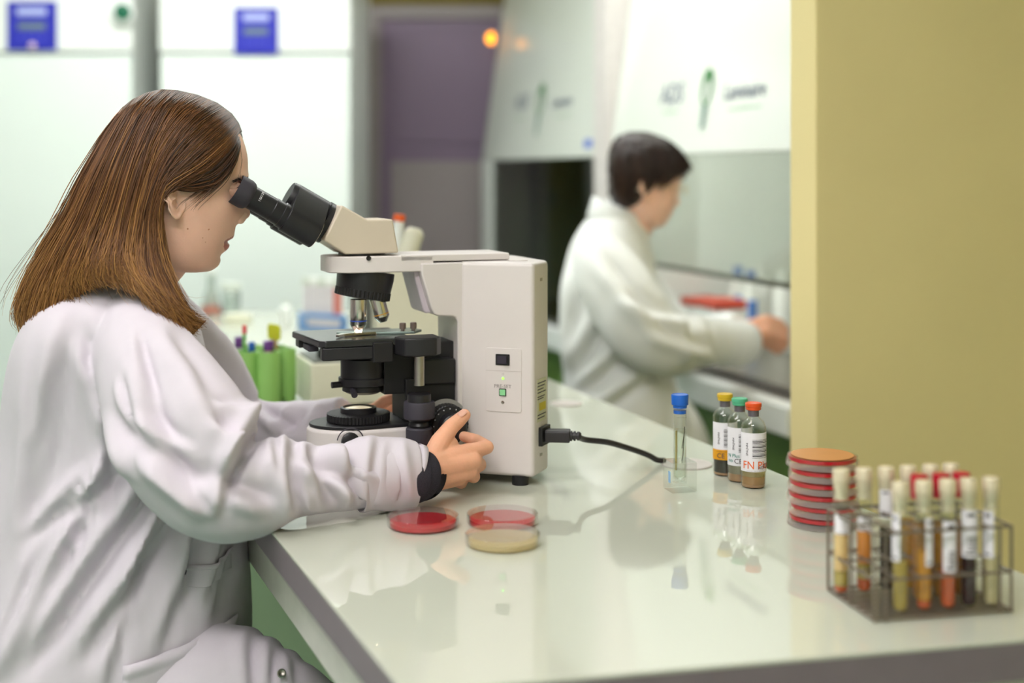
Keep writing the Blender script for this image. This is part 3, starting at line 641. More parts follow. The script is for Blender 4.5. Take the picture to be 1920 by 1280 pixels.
PINKA = mat('blood_agar_top', '#d2452f', 0.25, spec=0.6)
YELA = gel('straw_agar', '#e8d8a4', 0.5)
ORA = mat('orange_agar', '#c98548', 0.3, spec=0.6)
def petri(c, agar, label, up=True, r=0.0455, group=None, wall=None):
    wall = wall or CLEAR
    t = thing('petri_dish', label, 'petri dish', c, group)
    c = Vector(c)
    def L(pr, name, m, par): return MB().lathe(pr if up else [(a, 0.0146 - b) for a, b in pr], c, 56, cap0=False, cap1=False).build(name, m, par, smooth=30)
    d = L([(0.0, 0.0012), (r - .0022, 0.0012), (r - .0022, 0.0125), (r - .0032, 0.0125), (r - .0032, 0.0022), (0, 0.0022)], 'dish', CLEAR, t)
    L([(0.0, 0.0024), (r - .0035, 0.0024), (r - .0035, 0.0076 if up else 0.0064), (0.0, 0.0076 if up else 0.0064)], 'agar', agar, d)
    zl = 0.0035 if up else 0.0072
    L([(r - .0012, zl), (r, zl), (r, 0.0135), (r - .0008, 0.0146), (0, 0.0146), (0, 0.0138), (r - .0012, 0.0138), (r - .0012, zl)], 'lid', wall, t)
    L([(r - .006, 0.0146), (r - .006, 0.0150), (r - .0072, 0.0150), (r - .0072, 0.0146)], 'stacking_rim', CLEAR, t)
    return t
q = T(793, 972); petri(Vector((-0.1124, 1.7227, BZ)), REDA, 'red agar petri dish lying left of the other two, nearest the hand')
petri(Vector((-0.0122, 1.735, BZ)), REDA, 'red agar petri dish behind the straw-coloured one')
petri(Vector((-0.0109, 1.638, BZ)), YELA, 'petri dish of straw-coloured clear agar in front of a red one')
sk_lab = ['lowest petri dish of the red stack beside the tube rack', 'second petri dish from the bottom of the red stack', 'third petri dish from the bottom of the red stack',
          'third petri dish from the top of the red stack', 'second petri dish from the top of the red stack', 'topmost petri dish of the red stack, orange underside showing']
scn = Vector((0.3960, 1.735, BZ))
for k in range(6):
    j = Vector((0.0016 * math.sin(k * 2.1), 0.0014 * math.cos(k * 1.3), k * 0.01485))
    petri(scn + j, mat('crimson_agar', '#bf1029', 0.3, spec=0.5), sk_lab[k], up=False, r=0.0462, wall=FROST, group='stack of red petri dishes')
MB().lathe([(0.039, 0.0), (0.039, 0.0004)], scn + Vector((0.0016 * math.sin(10.5), 0.0014 * math.cos(6.5), 6 * 0.01485 - 0.0012)), 48).build('agar_underside', ORA, [o for o in COL.objects if o.get('label') == sk_lab[5]][0])

# blood culture bottles
def vial(c, capcol, name, label, liq, band, txt, tcol):
    c = Vector(c); t = thing('culture_bottle', label, 'bottle', c, 'three capped culture bottles'); r = 0.0176
    g = MB().lathe([(0, .0008), (r - .003, .0008), (r, .004), (r, .0865), (r - .003, .0935), (.0088, .0985), (.0075, .101), (.0075, .110), (.0066, .110), (.0066, .100), (r - .0040, .0925), (r - .0010, .0862), (r - .001, .004), (0, .002)], c, 44, cap0=False, cap1=False).build('bottle_glass', GLASS, t, smooth=40)
    for k, (z0, z1, m) in enumerate(liq): MB().lathe([(0, z0), (r - .0014, z0), (r - .0014, z1), (0, z1)], c, 40, cap0=False, cap1=False).build('contents', m, t, smooth=30)
    MB().lathe([(.0078, .1005), (.0078, .1095)], c, 28).build('crimp_collar', mat('crimp_grey', '#6f6a72', 0.4, metal=0.4), t)
    MB().lathe([(.0100, .1095), (.0108, .1105), (.0108, .1135), (.0116, .1145), (.0116, .1185), (.0108, .1195), (.0098, .1190), (0, .1188)], c, 36).build('cap', mat(name + '_cap', capcol, 0.4), t, smooth=30)
    lb = arc_patch(MB(), c, r + .0002, .0245, .079, -172, -8).build('label', PAPER, t, smooth=60)
    b = MB()
    for k in range(13): arc_patch(b, c, r + .0006, .0440 + k * .0021, .0440 + k * .0021 + (.0006, .0013, .0009)[k % 3], -104, -22, 10, .0001)
    b.build('barcode', INK, lb, smooth=60)
    curved_text('SPALJNR4', .0042, c, r + .0004, .056, -128, INK, 'lettering', lb, True)
    if band: arc_patch(MB(), c, r + .0006, .0245, .0395, -172, -8, 14, .0002).build('colour_band', mat(name + '_band', band, 0.6), lb, smooth=60)
    return t, lb, c, r
BROTH = gel('amber_broth', '#c09460', 0.6); BROTHL = gel('pale_broth', '#d5c48e', 0.35); DARK = mat('black_broth', '#231d1a', 0.2); SED = mat('brown_sediment', '#a07d5c', 0.4); GREYB = gel('grey_broth', '#a8a48e', 0.5)
t, lb, c, r = vial((0.3430, 1.940, BZ), '#e2531c', 'orange', 'nearest culture bottle with an orange cap and FN lettering', [(.002, .005, SED), (.0052, .0165, BROTH), (.0167, .026, BROTHL)], None, 'FN', None)
OI = mat('orange_ink', '#ea6a1e', 0.6)
curved_text('FN Plus', .0155, c, r + .0008, .0335, -80, OI, 'brand_lettering', lb, sx=.92); curved_text('CE', .009, c, r + .0010, .0325, -40, INK, 'lettering', lb); curved_text('IVD', .006, c, r + .001, .0302, -66, INK, 'lettering', lb); curved_text('——— —— ———', .003, c, r + .0008, .0262, -90, INK, 'lettering', lb)
t, lb, c, r = vial((0.3300, 1.979, BZ), '#54b48a', 'teal', 'middle culture bottle with a teal cap', [(.002, .012, SED), (.0122, .026, GREYB)], None, 'N', None)
TI = mat('teal_ink', '#2f8f80', 0.6)
curved_text('N Plus', .007, c, r + .0008, .0390, -128, TI, 'brand_lettering', lb); curved_text('CE', .010, c, r + .0008, .0312, -106, INK, 'lettering', lb); curved_text('IVD', .005, c, r + .0008, .0312, -142, TI, 'lettering', lb)
t, lb, c, r = vial((0.3150, 2.020, BZ), '#d8b326', 'yellow', 'farthest culture bottle with a yellow cap and dark liquid', [(.002, .005, SED), (.0052, .0255, DARK)], '#e6cb9a', 'PF', None)
curved_text('CE', .010, c, r + .0012, .0305, -118, INK, 'lettering', lb); curved_text('—— —', .0045, c, r + .0012, .0370, -115, INK, 'lettering', lb)

# blue-capped tube in a clear block
bc = Vector((0.2356, 1.916, BZ)); rot = math.radians(14)
def ktf(p): return bc + Vector((p[0] * math.cos(rot) - p[1] * math.sin(rot), p[0] * math.sin(rot) + p[1] * math.cos(rot), p[2]))
blkt = thing('acrylic_block', 'clear acrylic cube holding the blue-capped tube', 'tube holder', bc)
ACR = mat('acrylic', (0.95, 0.97, 0.96), 0.02, trans=1.0, ior=1.3, var=0.0)
h = .0185
MB(ktf).box((-h, -h, .0008), (h, h, .0425)).build('cube', clear('acrylic_clear', (0.985, 1.0, 0.99), base=0.10, ior=1.5), blkt, bevel=0.0012)
e = MB(ktf)
MB(ktf).lathe([(.0102, .012), (.0102, .0428)], (0, 0, 0), 28, cap0=True, cap1=False).build('bore', GLASS, blkt)
MB(ktf).prism(rrect(-.012, .014, -.004, .030, .001), -h - .0003, -h, lambda a, b, hh: (hh, a, b)).build('blue_print', mat('pale_blue_ink', '#8fb6dc', 0.5), blkt)
tb = thing('blue_capped_tube', 'clear sample tube with a bright blue cap standing in the acrylic cube', 'tube', bc + Vector((0, 0, .012)))
r = .0092
MB(ktf).lathe([(0, .0125), (r * .6, .0138), (r, .019), (r, .116), (r - .0009, .116), (r - .0009, .019), (0, .0145)], (0, 0, 0), 36, cap0=False, cap1=False).build('tube_glass', GLASS, tb, smooth=40)
MB(ktf).lathe([(0, .0155), (r - .0014, .020), (r - .0014, .0865), (0, .0865)], (0, 0, 0), 30, cap0=False, cap1=False).build('inner_liquid', clear('water', (0.93, 0.95, 0.92), base=0.03, ior=1.33), tb, smooth=30)
BCAP = mat('blue_cap', '#1a62c4', 0.35)
MB(ktf).lathe([(.0098, .1165), (.0100, .1200), (.0118, .1210), (.0122, .1340), (.0116, .1352), (.0100, .1342), (0, .1338)], (0, 0, 0), 36, cap0=True).build('cap', BCAP, tb, smooth=30)
MB(ktf).lathe([(.0090, .1085), (.0090, .1130)], (0, 0, 0), 30).build('stopper', BCAP, tb)
MB(ktf).tube([(.002, -.003, .060), (.0055, -.003, .082), (.0060, -.0025, .090), (.0035, -.003, .05), (.0018, -.003, .042)], .0005, 6).build('swab_fibre', BLACKM, tb)
MB(ktf).tube([(-.006, -.002, .085), (-.0065, -.003, .055), (-.007, -.003, .03)], .0014, 6).build('swab_stick', mat('straw', '#a89a5c', 0.5), tb)
curved_text('—— — ——', .003, bc, r + .0003, .104, -75, INK, 'lettering', tb)

# wire rack with test tubes
R0 = Vector((0.359, 1.351, BZ)); RX = Vector((0.140, 0.030, 0)).normalized(); RY = Vector((-RX.y, RX.x, 0)); RW, RDp, RH = 0.150, 0.106, 0.088
def rtf(p): return R0 + RX * p[0] + RY * p[1] + Vector((0, 0, p[2]))
WIRE = mat('galvanised_wire', '#857a6f', 0.45, metal=0.75, var=0.08)
rack = thing('wire_tube_rack', 'wire rack full of sealed test tubes at the near right of the bench', 'rack', rtf((RW / 2, RDp / 2, 0)))
wr = .0016
def wire(pts, name, r=wr): MB(rtf).tube(pts, r, 8).build(name, WIRE, rack)
for z in (.003, .042, RH):
    wire([(0, 0, z), (RW, 0, z)], 'rail_wire'); wire([(0, RDp, z), (RW, RDp, z)], 'rail_wire'); wire([(0, 0, z), (0, RDp, z)], 'rail_wire'); wire([(RW, 0, z), (RW, RDp, z)], 'rail_wire')
for x, y in ((0, 0), (.012, 0), (RW, 0), (RW - .013, 0), (0, RDp), (RW, RDp), (0.0, .052), (RW, .052)): wire([(x, y, .001), (x, y, RH + .001)], 'post_wire')
for k in range(1, 6): wire([(RW * k / 6 - .0, 0, .042), (RW * k / 6, RDp, .042)], 'divider_wire', .0012); wire([(RW * k / 6, 0, RH), (RW * k / 6, RDp, RH)], 'divider_wire', .0012)
for k in (1, 2): wire([(0, RDp * k / 3, .042), (RW, RDp * k / 3, .042)], 'divider_wire', .0012); wire([(0, RDp * k / 3, RH), (RW, RDp * k / 3, RH)], 'divider_wire', .0012)
for k in range(1, 7): MB(rtf).box((.002, RDp * k / 7 - .0022, .0015), (RW - .002, RDp * k / 7 + .0022, .0035)).build('base_slat', WIRE, rack)
CAPS = mat('silver_cap', '#e6dabf', 0.25, metal=0.35, var=0.05); CAPR = mat('red_cap', '#b3102c', 0.3)
def L_(n, c): return gel(n, c, 0.8)
amber, oran, pale, oliv, wine, blk2, clr, honey, peach = L_('amber_liquid', '#c98632'), L_('orange_liquid', '#f0a04c'), L_('cream_liquid', '#fbd898'), L_('olive_liquid', '#c2ac58'), L_('wine_liquid', '#2e0f18'), L_('black_liquid', '#1b1315'), L_('clear_liquid', '#d8cda0'), L_('honey_liquid', '#d69a36'), L_('peach_gel', '#dc6c3c')
def rack_u(px, v):
    k = (px - 960) / F; a = R0 + RY * v
    return (k * a.y - a.x) / (RX.x - k * RX.y)
def test_tube(px, v, red, liq, labels, lab):
    u = rack_u(px, v); c = rtf((u, v, .0036)); r = .0083
    t = thing('test_tube', lab, 'test tube', c, 'test tubes in the wire rack')
    MB().lathe([(0, 0), (r * .5, .0012), (r * .85, .004), (r, .008), (r, .116), (r - .0008, .116), (r - .0008, .008), (r * .5, .002), (0, .001)], c, 24, cap0=False, cap1=False).build('tube_glass', GLASS, t, smooth=40)
    for z0, z1, m in liq:
        pr = [(0, z0 + .0012), (r * .7 if z0 < .002 else r - .001, z0 + (.003 if z0 < .002 else .0012)), (r - .001, z0 + (.008 if z0 < .002 else .0013)), (r - .001, z1), (0, z1)]
        MB().lathe(pr, c, 24, cap0=False, cap1=False).build('contents', m, t, smooth=40)
    if red: MB().lathe([(.0084, .104), (.0090, .105), (.0090, .127), (.0082, .129), (0, .129)], c, 24).build('cap', CAPR, t, smooth=35)
    else: MB().lathe([(.0072, .099), (.0060, .106), (.0078, .110), (.0078, .117), (.0088, .118), (.0088, .129), (.0080, .1305), (0, .130)], c, 24).build('cap', CAPS, t, smooth=35)
    for z0, z1, a0, a1, bar in labels:
        l = arc_patch(MB(), c, r + .0002, z0, z1, a0, a1).build('label', PAPER, t, smooth=60)
        if bar:
            b = MB()
            for k in range(9): arc_patch(b, c, r + .0006, lerp(z0, z1, .12 + .036 * k), lerp(z0, z1, .12 + .036 * k + (.012, .022)[k % 2]), lerp(a0, a1, .35), lerp(a0, a1, .85), 6, .0001)
            b.build('barcode', INK, l, smooth=60)
        b = MB(); arc_patch(b, c, r + .0006, lerp(z0, z1, .06), lerp(z0, z1, .10), lerp(a0, a1, .2), lerp(a0, a1, .7), 6, .0001); arc_patch(b, c, r + .0006, lerp(z0, z1, .86), lerp(z0, z1, .93), lerp(a0, a1, .3), lerp(a0, a1, .7), 6, .0001); b.build('print', INK, l, smooth=60)
    return t
fv, mv, bv = .018, .051, .086
test_tube(1577, bv, False, [(0, .008, peach), (.008, .024, oliv), (.024, .064, pale)], [(.064, .084, -150, -30, False)], 'silver-capped test tube with cream liquid at the left back corner of the rack')
test_tube(1620, bv, False, [(0, .014, peach), (.014, .030, oliv), (.030, .066, oran)], [(.066, .082, -150, -30, False)], 'silver-capped test tube with orange liquid, second along the back row')
test_tube(1662, bv, False, [(0, .066, blk2)], [(.078, .108, -160, -60, False)], 'silver-capped test tube with black liquid, third along the back row')
test_tube(1703, bv, False, [(0, .074, honey)], [], 'silver-capped test tube with honey liquid behind the first red cap')
test_tube(1745, bv, False, [(0, .070, amber)], [], 'silver-capped test tube behind and between the first two red caps')
test_tube(1783, bv, False, [(0, .070, amber)], [], 'silver-capped test tube at the back behind the rightmost red cap')
test_tube(1724, mv, True, [(0, .078, amber)], [], 'leftmost of three red-capped test tubes in the rack')
test_tube(1765, mv, True, [(0, .078, honey)], [], 'middle of three red-capped test tubes in the rack')
test_tube(1803, mv, True, [(0, .078, amber)], [], 'rightmost of three red-capped test tubes in the rack')
test_tube(1688, fv, False, [(0, .050, oliv)], [(.052, .100, -175, -110, False)], 'front test tube of olive liquid beside the left rack posts')
test_tube(1732, fv, False, [(0, .010, peach), (.010, .060, honey)], [(.046, .095, -95, -25, False)], 'front test tube with a red plug at the bottom and a narrow label')
test_tube(1777, fv, False, [(0, .040, peach), (.040, .060, amber)], [(.038, .090, -140, -30, True)], 'front test tube of reddish amber liquid with a barcode label')
test_tube(1816, fv, False, [(0, .054, wine)], [(.052, .100, -160, -20, True)], 'front test tube of dark wine liquid with a wide white label')
test_tube(1858, fv, False, [(0, .050, clr)], [(.050, .098, -170, -90, False)], 'front test tube of pale clear liquid at the right end of the rack')

# green tube holder with swabs and tubes
GRN = mat('green_plastic', '#93c56a', 0.4, var=0.03)
gc = Vector((-0.480, 2.612, BZ))
gh = thing('green_tube_holder', 'green plastic cluster of tube cups behind the woman\'s elbow', 'tube holder', gc)
cups = [(0, 0)] + [(.0445 * math.cos(math.radians(a)), .0445 * math.sin(math.radians(a))) for a in (-62, -118, -178, 2, 60, 120)]
for k, (x, y) in enumerate(cups):
    c = gc + Vector((x, y, 0)); r = .0222
    MB().lathe([(r * .8, .001), (r, .003), (r, .108), (r - .001, .110), (r - .004, .110), (r - .004, .008), (0, .008)], c, 26, cap1=False).build('tube_cup', GRN, gh, smooth=40)
MB().lathe([(.050, .001), (.056, .004), (.056, .018), (.045, .020)], gc, 30).build('holder_foot', mat('dark_green_plastic', '#5f8a45', 0.45), gh)
def small_tube(x, y, top, r, capm, caph, bodym, lab, name='sample_tube'):
    c = gc + Vector((x, y, .0085)); t = thing(name, lab, 'tube', c, 'tubes in the green holder')
    MB().lathe([(0, .0), (r, .002), (r, top - caph), (r * .6, top - caph)], c, 16).build('tube_body', bodym, t, smooth=40)
    MB().lathe([(r * 1.15, top - caph), (r * 1.2, top - caph + .001), (r * 1.2, top - .002), (r, top), (0, top)], c, 16).build('cap', capm, t, smooth=40)
WT = mat('milky_plastic', '#e4dfe6', 0.3); PUR = mat('purple_cap', '#6a3a86', 0.4); PKC = mat('pink_cap', '#c890b4', 0.4)
x1, x2, x3, x4, x5, x6 = cups[1], cups[2], cups[3], cups[4], cups[5], cups[6]
small_tube(x2[0] - .004, x2[1] + .004, .150, .0035, mat('red_swab_cap', '#d8343c', 0.4), .016, mat('green_stick', '#7fc06a', 0.4), 'tall green stick with a round red cap in the green holder', 'swab')
small_tube(x3[0] + .003, x3[1], .124, .0075, PUR, .020, WT, 'purple-capped tube at the left of the green holder')
small_tube(x1[0], x1[1] + .002, .121, .0085, PUR, .018, mat('pink_tube', '#d9a9c4', 0.35), 'purple-capped pink tube at the front of the green holder')
small_tube(x2[0] + .009, x2[1] + .008, .118, .0055, mat('blue_small_cap', '#2f66c0', 0.4), .018, WT, 'small blue-capped tube beside the green stick')
small_tube(x5[0] - .006, x5[1], .128, .0060, WT, .018, WT, 'white capped tube at the back of the green holder')
c = gc + Vector((x4[0] - .012, x4[1] + .004, .0085)); t = thing('yellow_flag_stick', 'brown stick with a flat yellow tag in the green holder', 'stick', c, 'tubes in the green holder')
MB().tube([c + Vector((0, 0, .001)), c + Vector((-.004, 0, .10)), c + Vector((-.007, 0, .128))], .0032, 10).build('stick', mat('brown_stick', '#b0894c', 0.5), t)
MB().prism(rrect(-.021, .116, .004, .146, .006), -.003, .003, lambda a, b, h: c + Vector((a, h, b - .18 * a))).build('tag', mat('yellow_tag', '#c9cc28', 0.45), t, bevel=.001)

# far end of the bench
fc = T(396, 592); t = thing('conical_flask', 'conical flask of pink-red liquid at the far end of the bench', 'flask', fc)
MB().lathe([(0, .001), (.036, .001), (.038, .006), (.016, .085), (.013, .095), (.013, .130), (.016, .134), (.0145, .134), (.0118, .128), (.0118, .096), (.0145, .084), (.0362, .006), (0, .003)], fc, 32, cap0=False, cap1=False).build('flask_glass', clear('frosty_glass', (0.9, 0.93, 0.92), base=0.12), t)
MB().lathe([(0, .0035), (.0355, .006), (.0290, .032), (0, .032)], fc, 30, cap0=False, cap1=False).build('red_liquid', mat('rose_liquid', '#e0705e', 0.2), t)
MB().lathe([(.011, .115), (.0125, .136), (.017, .140), (.017, .150), (.010, .155), (0, .155)], fc, 24).build('stopper', WHITE, t)
fc = T(434, 592); t = thing('squat_jar', 'squat clear jar with a pale lid beside the conical flask', 'jar', fc)
MB().lathe([(0, .001), (.026, .001), (.028, .004), (.028, .075), (.024, .082), (.022, .082), (.026, .074), (.026, .004), (0, .003)], fc, 30, cap0=False, cap1=False).build('jar_glass', clear('frosty_glass'), t)
MB().lathe([(.0265, .082), (.030, .083), (.030, .100), (.028, .102), (0, .102)], fc, 30).build('lid', mat('pale_grey_lid', '#cfd6cc', 0.5), t)
fc = T(446, 603); t = thing('white_dish', 'shallow cream-white dish in front of the squat jar', 'dish', fc)
MB().lathe([(0, .001), (.040, .001), (.045, .020), (.043, .020), (.038, .004), (0, .004)], fc, 36, cap0=False, cap1=False).build('dish_wall', mat('cream_porcelain', '#f0efd8', 0.3), t)
MB().lathe([(.0455, .0195), (.0455, .0225), (.0425, .0225), (.0425, .0195)], fc, 36, cap0=False, cap1=False).build('dish_rim', WHITE, t)
fc = T(372, 662); t = thing('beaker', 'glass beaker of yellow liquid half hidden by the brown hair', 'beaker', fc)
MB().lathe([(0, .001), (.031, .001), (.033, .004), (.033, .085), (.036, .090), (.0345, .090), (.0315, .085), (.0315, .004), (0, .003)], fc, 32, cap0=False, cap1=False).build('beaker_glass', clear('frosty_glass'), t)
MB().lathe([(0, .0035), (.031, .0045), (.031, .045), (0, .045)], fc, 30, cap0=False, cap1=False).build('yellow_liquid', mat('lime_liquid', '#d6d07a', 0.2), t)
fc = T(536, 612); t = thing('white_bottle', 'slim white plastic bottle beyond the yellow tag', 'bottle', fc)
MB().lathe([(0, .0), (.015, .0), (.016, .003), (.016, .055), (.007, .064), (0, .064)], fc, 24).build('bottle_body', WHITE, t); MB().lathe([(.008, .062), (.008, .076), (0, .077)], fc, 20).build('cap', mat('pale_grey_lid', '#cfd6cc', 0.5), t)
rc = T(604, 622); rk = thing('blue_tube_stand', 'blue stand holding tall white tubes left of the microscope stage', 'rack', rc)
STB = mat('stand_blue', '#5e8fc8', 0.45)
def stf(p): return rc + Vector((p[0] * .86 - p[1] * .5, -p[0] * .5 - p[1] * -.86, p[2]))
MB(stf).box((-.075, -.03, 0), (.075, .03, .012)).build('stand_foot', STB, rk, bevel=.003)
MB(stf).box((-.075, -.03, .040), (.075, .03, .052)).build('stand_shelf', STB, rk, bevel=.003)
for sx in (-.072, .072): MB(stf).box((sx - .004, -.026, .010), (sx + .004, .026, .042)).build('stand_leg', STB, rk)
for k in range(5):
    x = -.055 + .0275 * k; c = stf((x, 0, .0125)); t = thing('tall_tube', ['leftmost tall white tube in the blue stand', 'second tall white tube in the blue stand', 'middle tall white tube in the blue stand', 'fourth tall white tube in the blue stand', 'tall tube with a red label at the right of the blue stand'][k], 'tube', c, 'tubes in the blue stand')
    MB().lathe([(0, 0), (.010, .002), (.011, .006), (.011, .125)], c, 20).build('tube_body', WT, t)
    MB().lathe([(.0125, .118), (.0128, .119), (.0128, .138), (.012, .140), (0, .140)], c, 20).build('cap', WHITE if k % 2 else mat('pale_grey_lid', '#cfd6cc', 0.5), t)
    if k == 4: arc_patch(MB(), c, .0112, .03, .112, -170, -10).build('red_label', mat('red_label', '#cf7a70', 0.6), t)

# things inside the near hood
def hp_(px, q, z):
    k = (px - 960) / F; a = H0 + HQ * q; s_ = (k * a.y - a.x) / (HD.x - k * HD.y); return htf((s_, q, z))
def hood_bottle(px, q, hgt, r, strip, lab):
    c = hp_(px, q, .805); t = thing('reagent_bottle', lab, 'bottle', c, 'white bottles inside the hood')
    MB().lathe([(0, 0), (r * .95, 0), (r, .004), (r, hgt * .72), (r * .45, hgt * .84), (r * .42, hgt * .9)], c, 24).build('bottle_body', WHITE, t)
    MB().lathe([(r * .5, hgt * .88), (r * .5, hgt), (0, hgt)], c, 20).build('cap', WHITE if strip is None else mat('blue_small_cap', '#2f66c0', 0.4), t)
    if strip: arc_patch(MB(), c, r + .0004, hgt * .1, hgt * .62, -120, -60).build('blue_label', mat('bright_blue_label', '#4f7fd0', 0.5), t)
hood_bottle(1384, .40, .24, .030, True, 'white bottle with a blue cap, leftmost inside the near hood')
hood_bottle(1408, .38, .235, .028, True, 'white bottle with a blue label strip inside the near hood')
hood_bottle(1428, .47, .24, .030, None, 'plain white bottle, third inside the near hood')
hood_bottle(1468, .42, .245, .032, None, 'white bottle nearest the yellow wall inside the near hood')
for k, (px, q) in enumerate(((1322, .27), (1350, .20))):
    c = hp_(px, q, .805); t = thing('sample_box', ['white sample box with a red lid, left one inside the hood', 'white sample box with a red lid, right one inside the hood'][k], 'box', c, 'red-lidded boxes inside the hood')
    bx_ = lambda p: c + HD * p[0] + HQ * p[1] + Vector((0, 0, p[2]))
    MB(bx_).box((-.07, -.05, 0), (.07, .05, .12 + .02 * k)).build('box_body', WHITE, t, bevel=.004); MB(bx_).box((-.073, -.053, .12 + .02 * k), (.073, .053, .145 + .02 * k)).build('red_lid', mat('lid_red', '#d0503c', 0.45), t, bevel=.004)
c = htf((sA1 - .35, .30, .805)); t = thing('red_tray', 'long red tray behind the dark sash of the far hood', 'tray', c)
bx_ = lambda p: c + HD * p[0] + HQ * p[1] + Vector((0, 0, p[2]))
MB(bx_).box((-.25, -.08, 0), (.25, .08, .11)).build('tray_body', BLACKM, t, bevel=.004); MB(bx_).box((-.255, -.085, .11), (.255, .085, .15)).build('tray_rim', mat('lid_red', '#d0503c', 0.45), t, bevel=.004)

# ------------------------------------------------------------------ people
SKIN = mat('skin', '#f2c4ae', 0.5, spec=0.35, var=0.05, scale=25, sss=0.18, bump=0.08, bscale=420)
SKINL = mat('skin_lid', '#e9b8a0', 0.5, spec=0.3)
SKINH = mat('skin_hand', '#eab090', 0.5, spec=0.35, var=0.08, scale=35, sss=0.18, bump=0.12, bscale=380)
LIP = mat('lip', '#b86c62', 0.4, spec=0.5, sss=0.15)
BROW = mat('brow_hair', '#3a2a20', 0.6)
NAIL = mat('nail', '#e2b09c', 0.25, spec=0.6)
COAT = mat('coat_cotton', '#d4cdd6', 0.85, spec=0.15, var=0.012, scale=60, bump=0.10, bscale=1500, sheen=0.15)
KNIT = mat('charcoal_knit', '#3c3a42', 0.95, spec=0.1, var=0.15, scale=600, bump=0.5, bscale=900)
TROU = mat('dark_trousers', '#2a2b33', 0.85)
EYEW = mat('eye_white', '#e8e4de', 0.15, spec=0.6); IRIS = mat('iris_brown', '#4a3020', 0.1, spec=0.7)

def hair_mat(name, dark, mid, light):
    m = bpy.data.materials.new(name); m.use_nodes = True; nt = m.node_tree; b = nt.nodes['Principled BSDF']
    at = nt.nodes.new('ShaderNodeAttribute'); at.attribute_name = 'tint'
    rp = nt.nodes.new('ShaderNodeValToRGB'); e = rp.color_ramp.elements
    e[0].position = 0.0; e[0].color = hexc(dark) + (1,); e[1].position = 1.0; e[1].color = hexc(light) + (1,)
    k = e.new(0.5); k.color = hexc(mid) + (1,)
    nt.links.new(at.outputs['Fac'], rp.inputs['Fac']); nt.links.new(rp.outputs['Color'], b.inputs['Base Color'])
    b.inputs['Roughness'].default_value = 0.42; b.inputs['Specular IOR Level'].default_value = 0.45
    return m

def fuse(mb, voxel, smooth=4, factor=0.5):
    """union of overlapping pieces as one smooth skin: returns (verts, faces)"""
    me = bpy.data.meshes.new('tmp'); me.from_pydata([tuple(p) for p in mb.v], [], mb.f)
    bm = bmesh.new(); bm.from_mesh(me); bmesh.ops.recalc_face_normals(bm, faces=bm.faces); bm.to_mesh(me); bm.free()
    o = bpy.data.objects.new('tmp', me); COL.objects.link(o)
    r = o.modifiers.new('r', 'REMESH'); r.mode = 'VOXEL'; r.voxel_size = voxel
    if smooth:
        q = o.modifiers.new('s', 'SMOOTH'); q.iterations = smooth; q.factor = factor
    ev = o.evaluated_get(bpy.context.evaluated_depsgraph_get()); m2 = ev.to_mesh()
    vs = [v.co.copy() for v in m2.vertices]; fs = [tuple(p.vertices) for p in m2.polygons]
    ev.to_mesh_clear(); bpy.data.objects.remove(o); bpy.data.meshes.remove(me)
    return vs, fs
def capsule(mb, p0, p1, r0, r1, seg=14):
    p0, p1 = Vector(p0), Vector(p1); d = p1 - p0; L = d.length
    pr = [(r0 * math.sin(a), -r0 * math.cos(a)) for a in [PI / 2 * k / 4 for k in range(1, 5)]] + [(r1 * math.cos(a), L + r1 * math.sin(a)) for a in [PI / 2 * k / 4 for k in range(0, 4)]]
    return mb.lathe(pr, p0, seg, d)
def chain(mb, pts):
    for a, b in zip(pts, pts[1:]): capsule(mb, a[0], b[0], a[1], b[1])

# --- creases: lines in the side view (x, z), each pushes cloth in and out next to it
def crease(px0, py0, px1, py1, Y, w, A):
    a, b = P(px0, py0, Y), P(px1, py1, Y); return (a.x, a.z, b.x, b.z, w, A)
def crease_h(folds, x, z):
    h = 0.0
    for ax, az, bx, bz, w_, A in folds:
        dx, dz = bx - ax, bz - az; L2 = dx * dx + dz * dz; L = math.sqrt(L2)
        t = ((x - ax) * dx + (z - az) * dz) / L2
        d = ((x - ax) * dz - (z - az) * dx) / L
        if abs(d) > 4 * w_ or t < -0.4 or t > 1.4: continue
        tt = 1.0 if 0.2 < t < 0.8 else max(0.0, 1 - ((0.2 - t) if t < .2 else (t - .8)) / 0.5)
        tt = tt * tt * (3 - 2 * tt)
        h += 1.7 * A * tt * (math.exp(-((d - w_ * .9) / w_) ** 2) - 1.15 * math.exp(-((d + w_ * .5) / (w_ * .7)) ** 2))
    return h
def cloth_noise(p, amp, sc_):
    return amp * (noise.noise(Vector((p.x * sc_, p.y * sc_, p.z * sc_ * .7))) + .5 * noise.noise(Vector((p.x * sc_ * 2.3 + 5, p.y * sc_ * 2.3, p.z * sc_ * 1.7))))

def sleeve_mesh(path, n=90, seg=64, folds=(), near=True, amp=.003, nsc=14.0, flat=1.0, cap1=False):
    """tube of cloth: path rows are (px, py, Y, radius)"""
    c = [P(a, b, Y) for a, b, Y, r in path]; cs = spline(c, n); rs = [interp([(i, p[3]) for i, p in enumerate(path)], (len(path) - 1) * k / (n - 1.0)) for k in range(n)]
    R = []
    for i in range(n):
        d = (cs[min(i + 1, n - 1)] - cs[max(i - 1, 0)]).normalized()
        u = Vector((0, 1, 0)); u = (u - d * u.dot(d)).normalized(); v = d.cross(u); ring = []
        for j in range(seg):
            a = 2 * PI * j / seg; dr = u * math.cos(a) * flat + v * math.sin(a)
            p = cs[i] + dr * rs[i]; wgt = 1.0 if (dr.y < 0) == near else 0.35
            hgt = crease_h(folds, p.x, p.z) * wgt * min(1, abs(dr.y) * 1.3 + .35) + cloth_noise(p, amp, nsc)
            ring.append(p + dr.normalized() * hgt)
        R.append(ring)
    mb = MB(); mb.rings(R, True, False, cap1); return mb
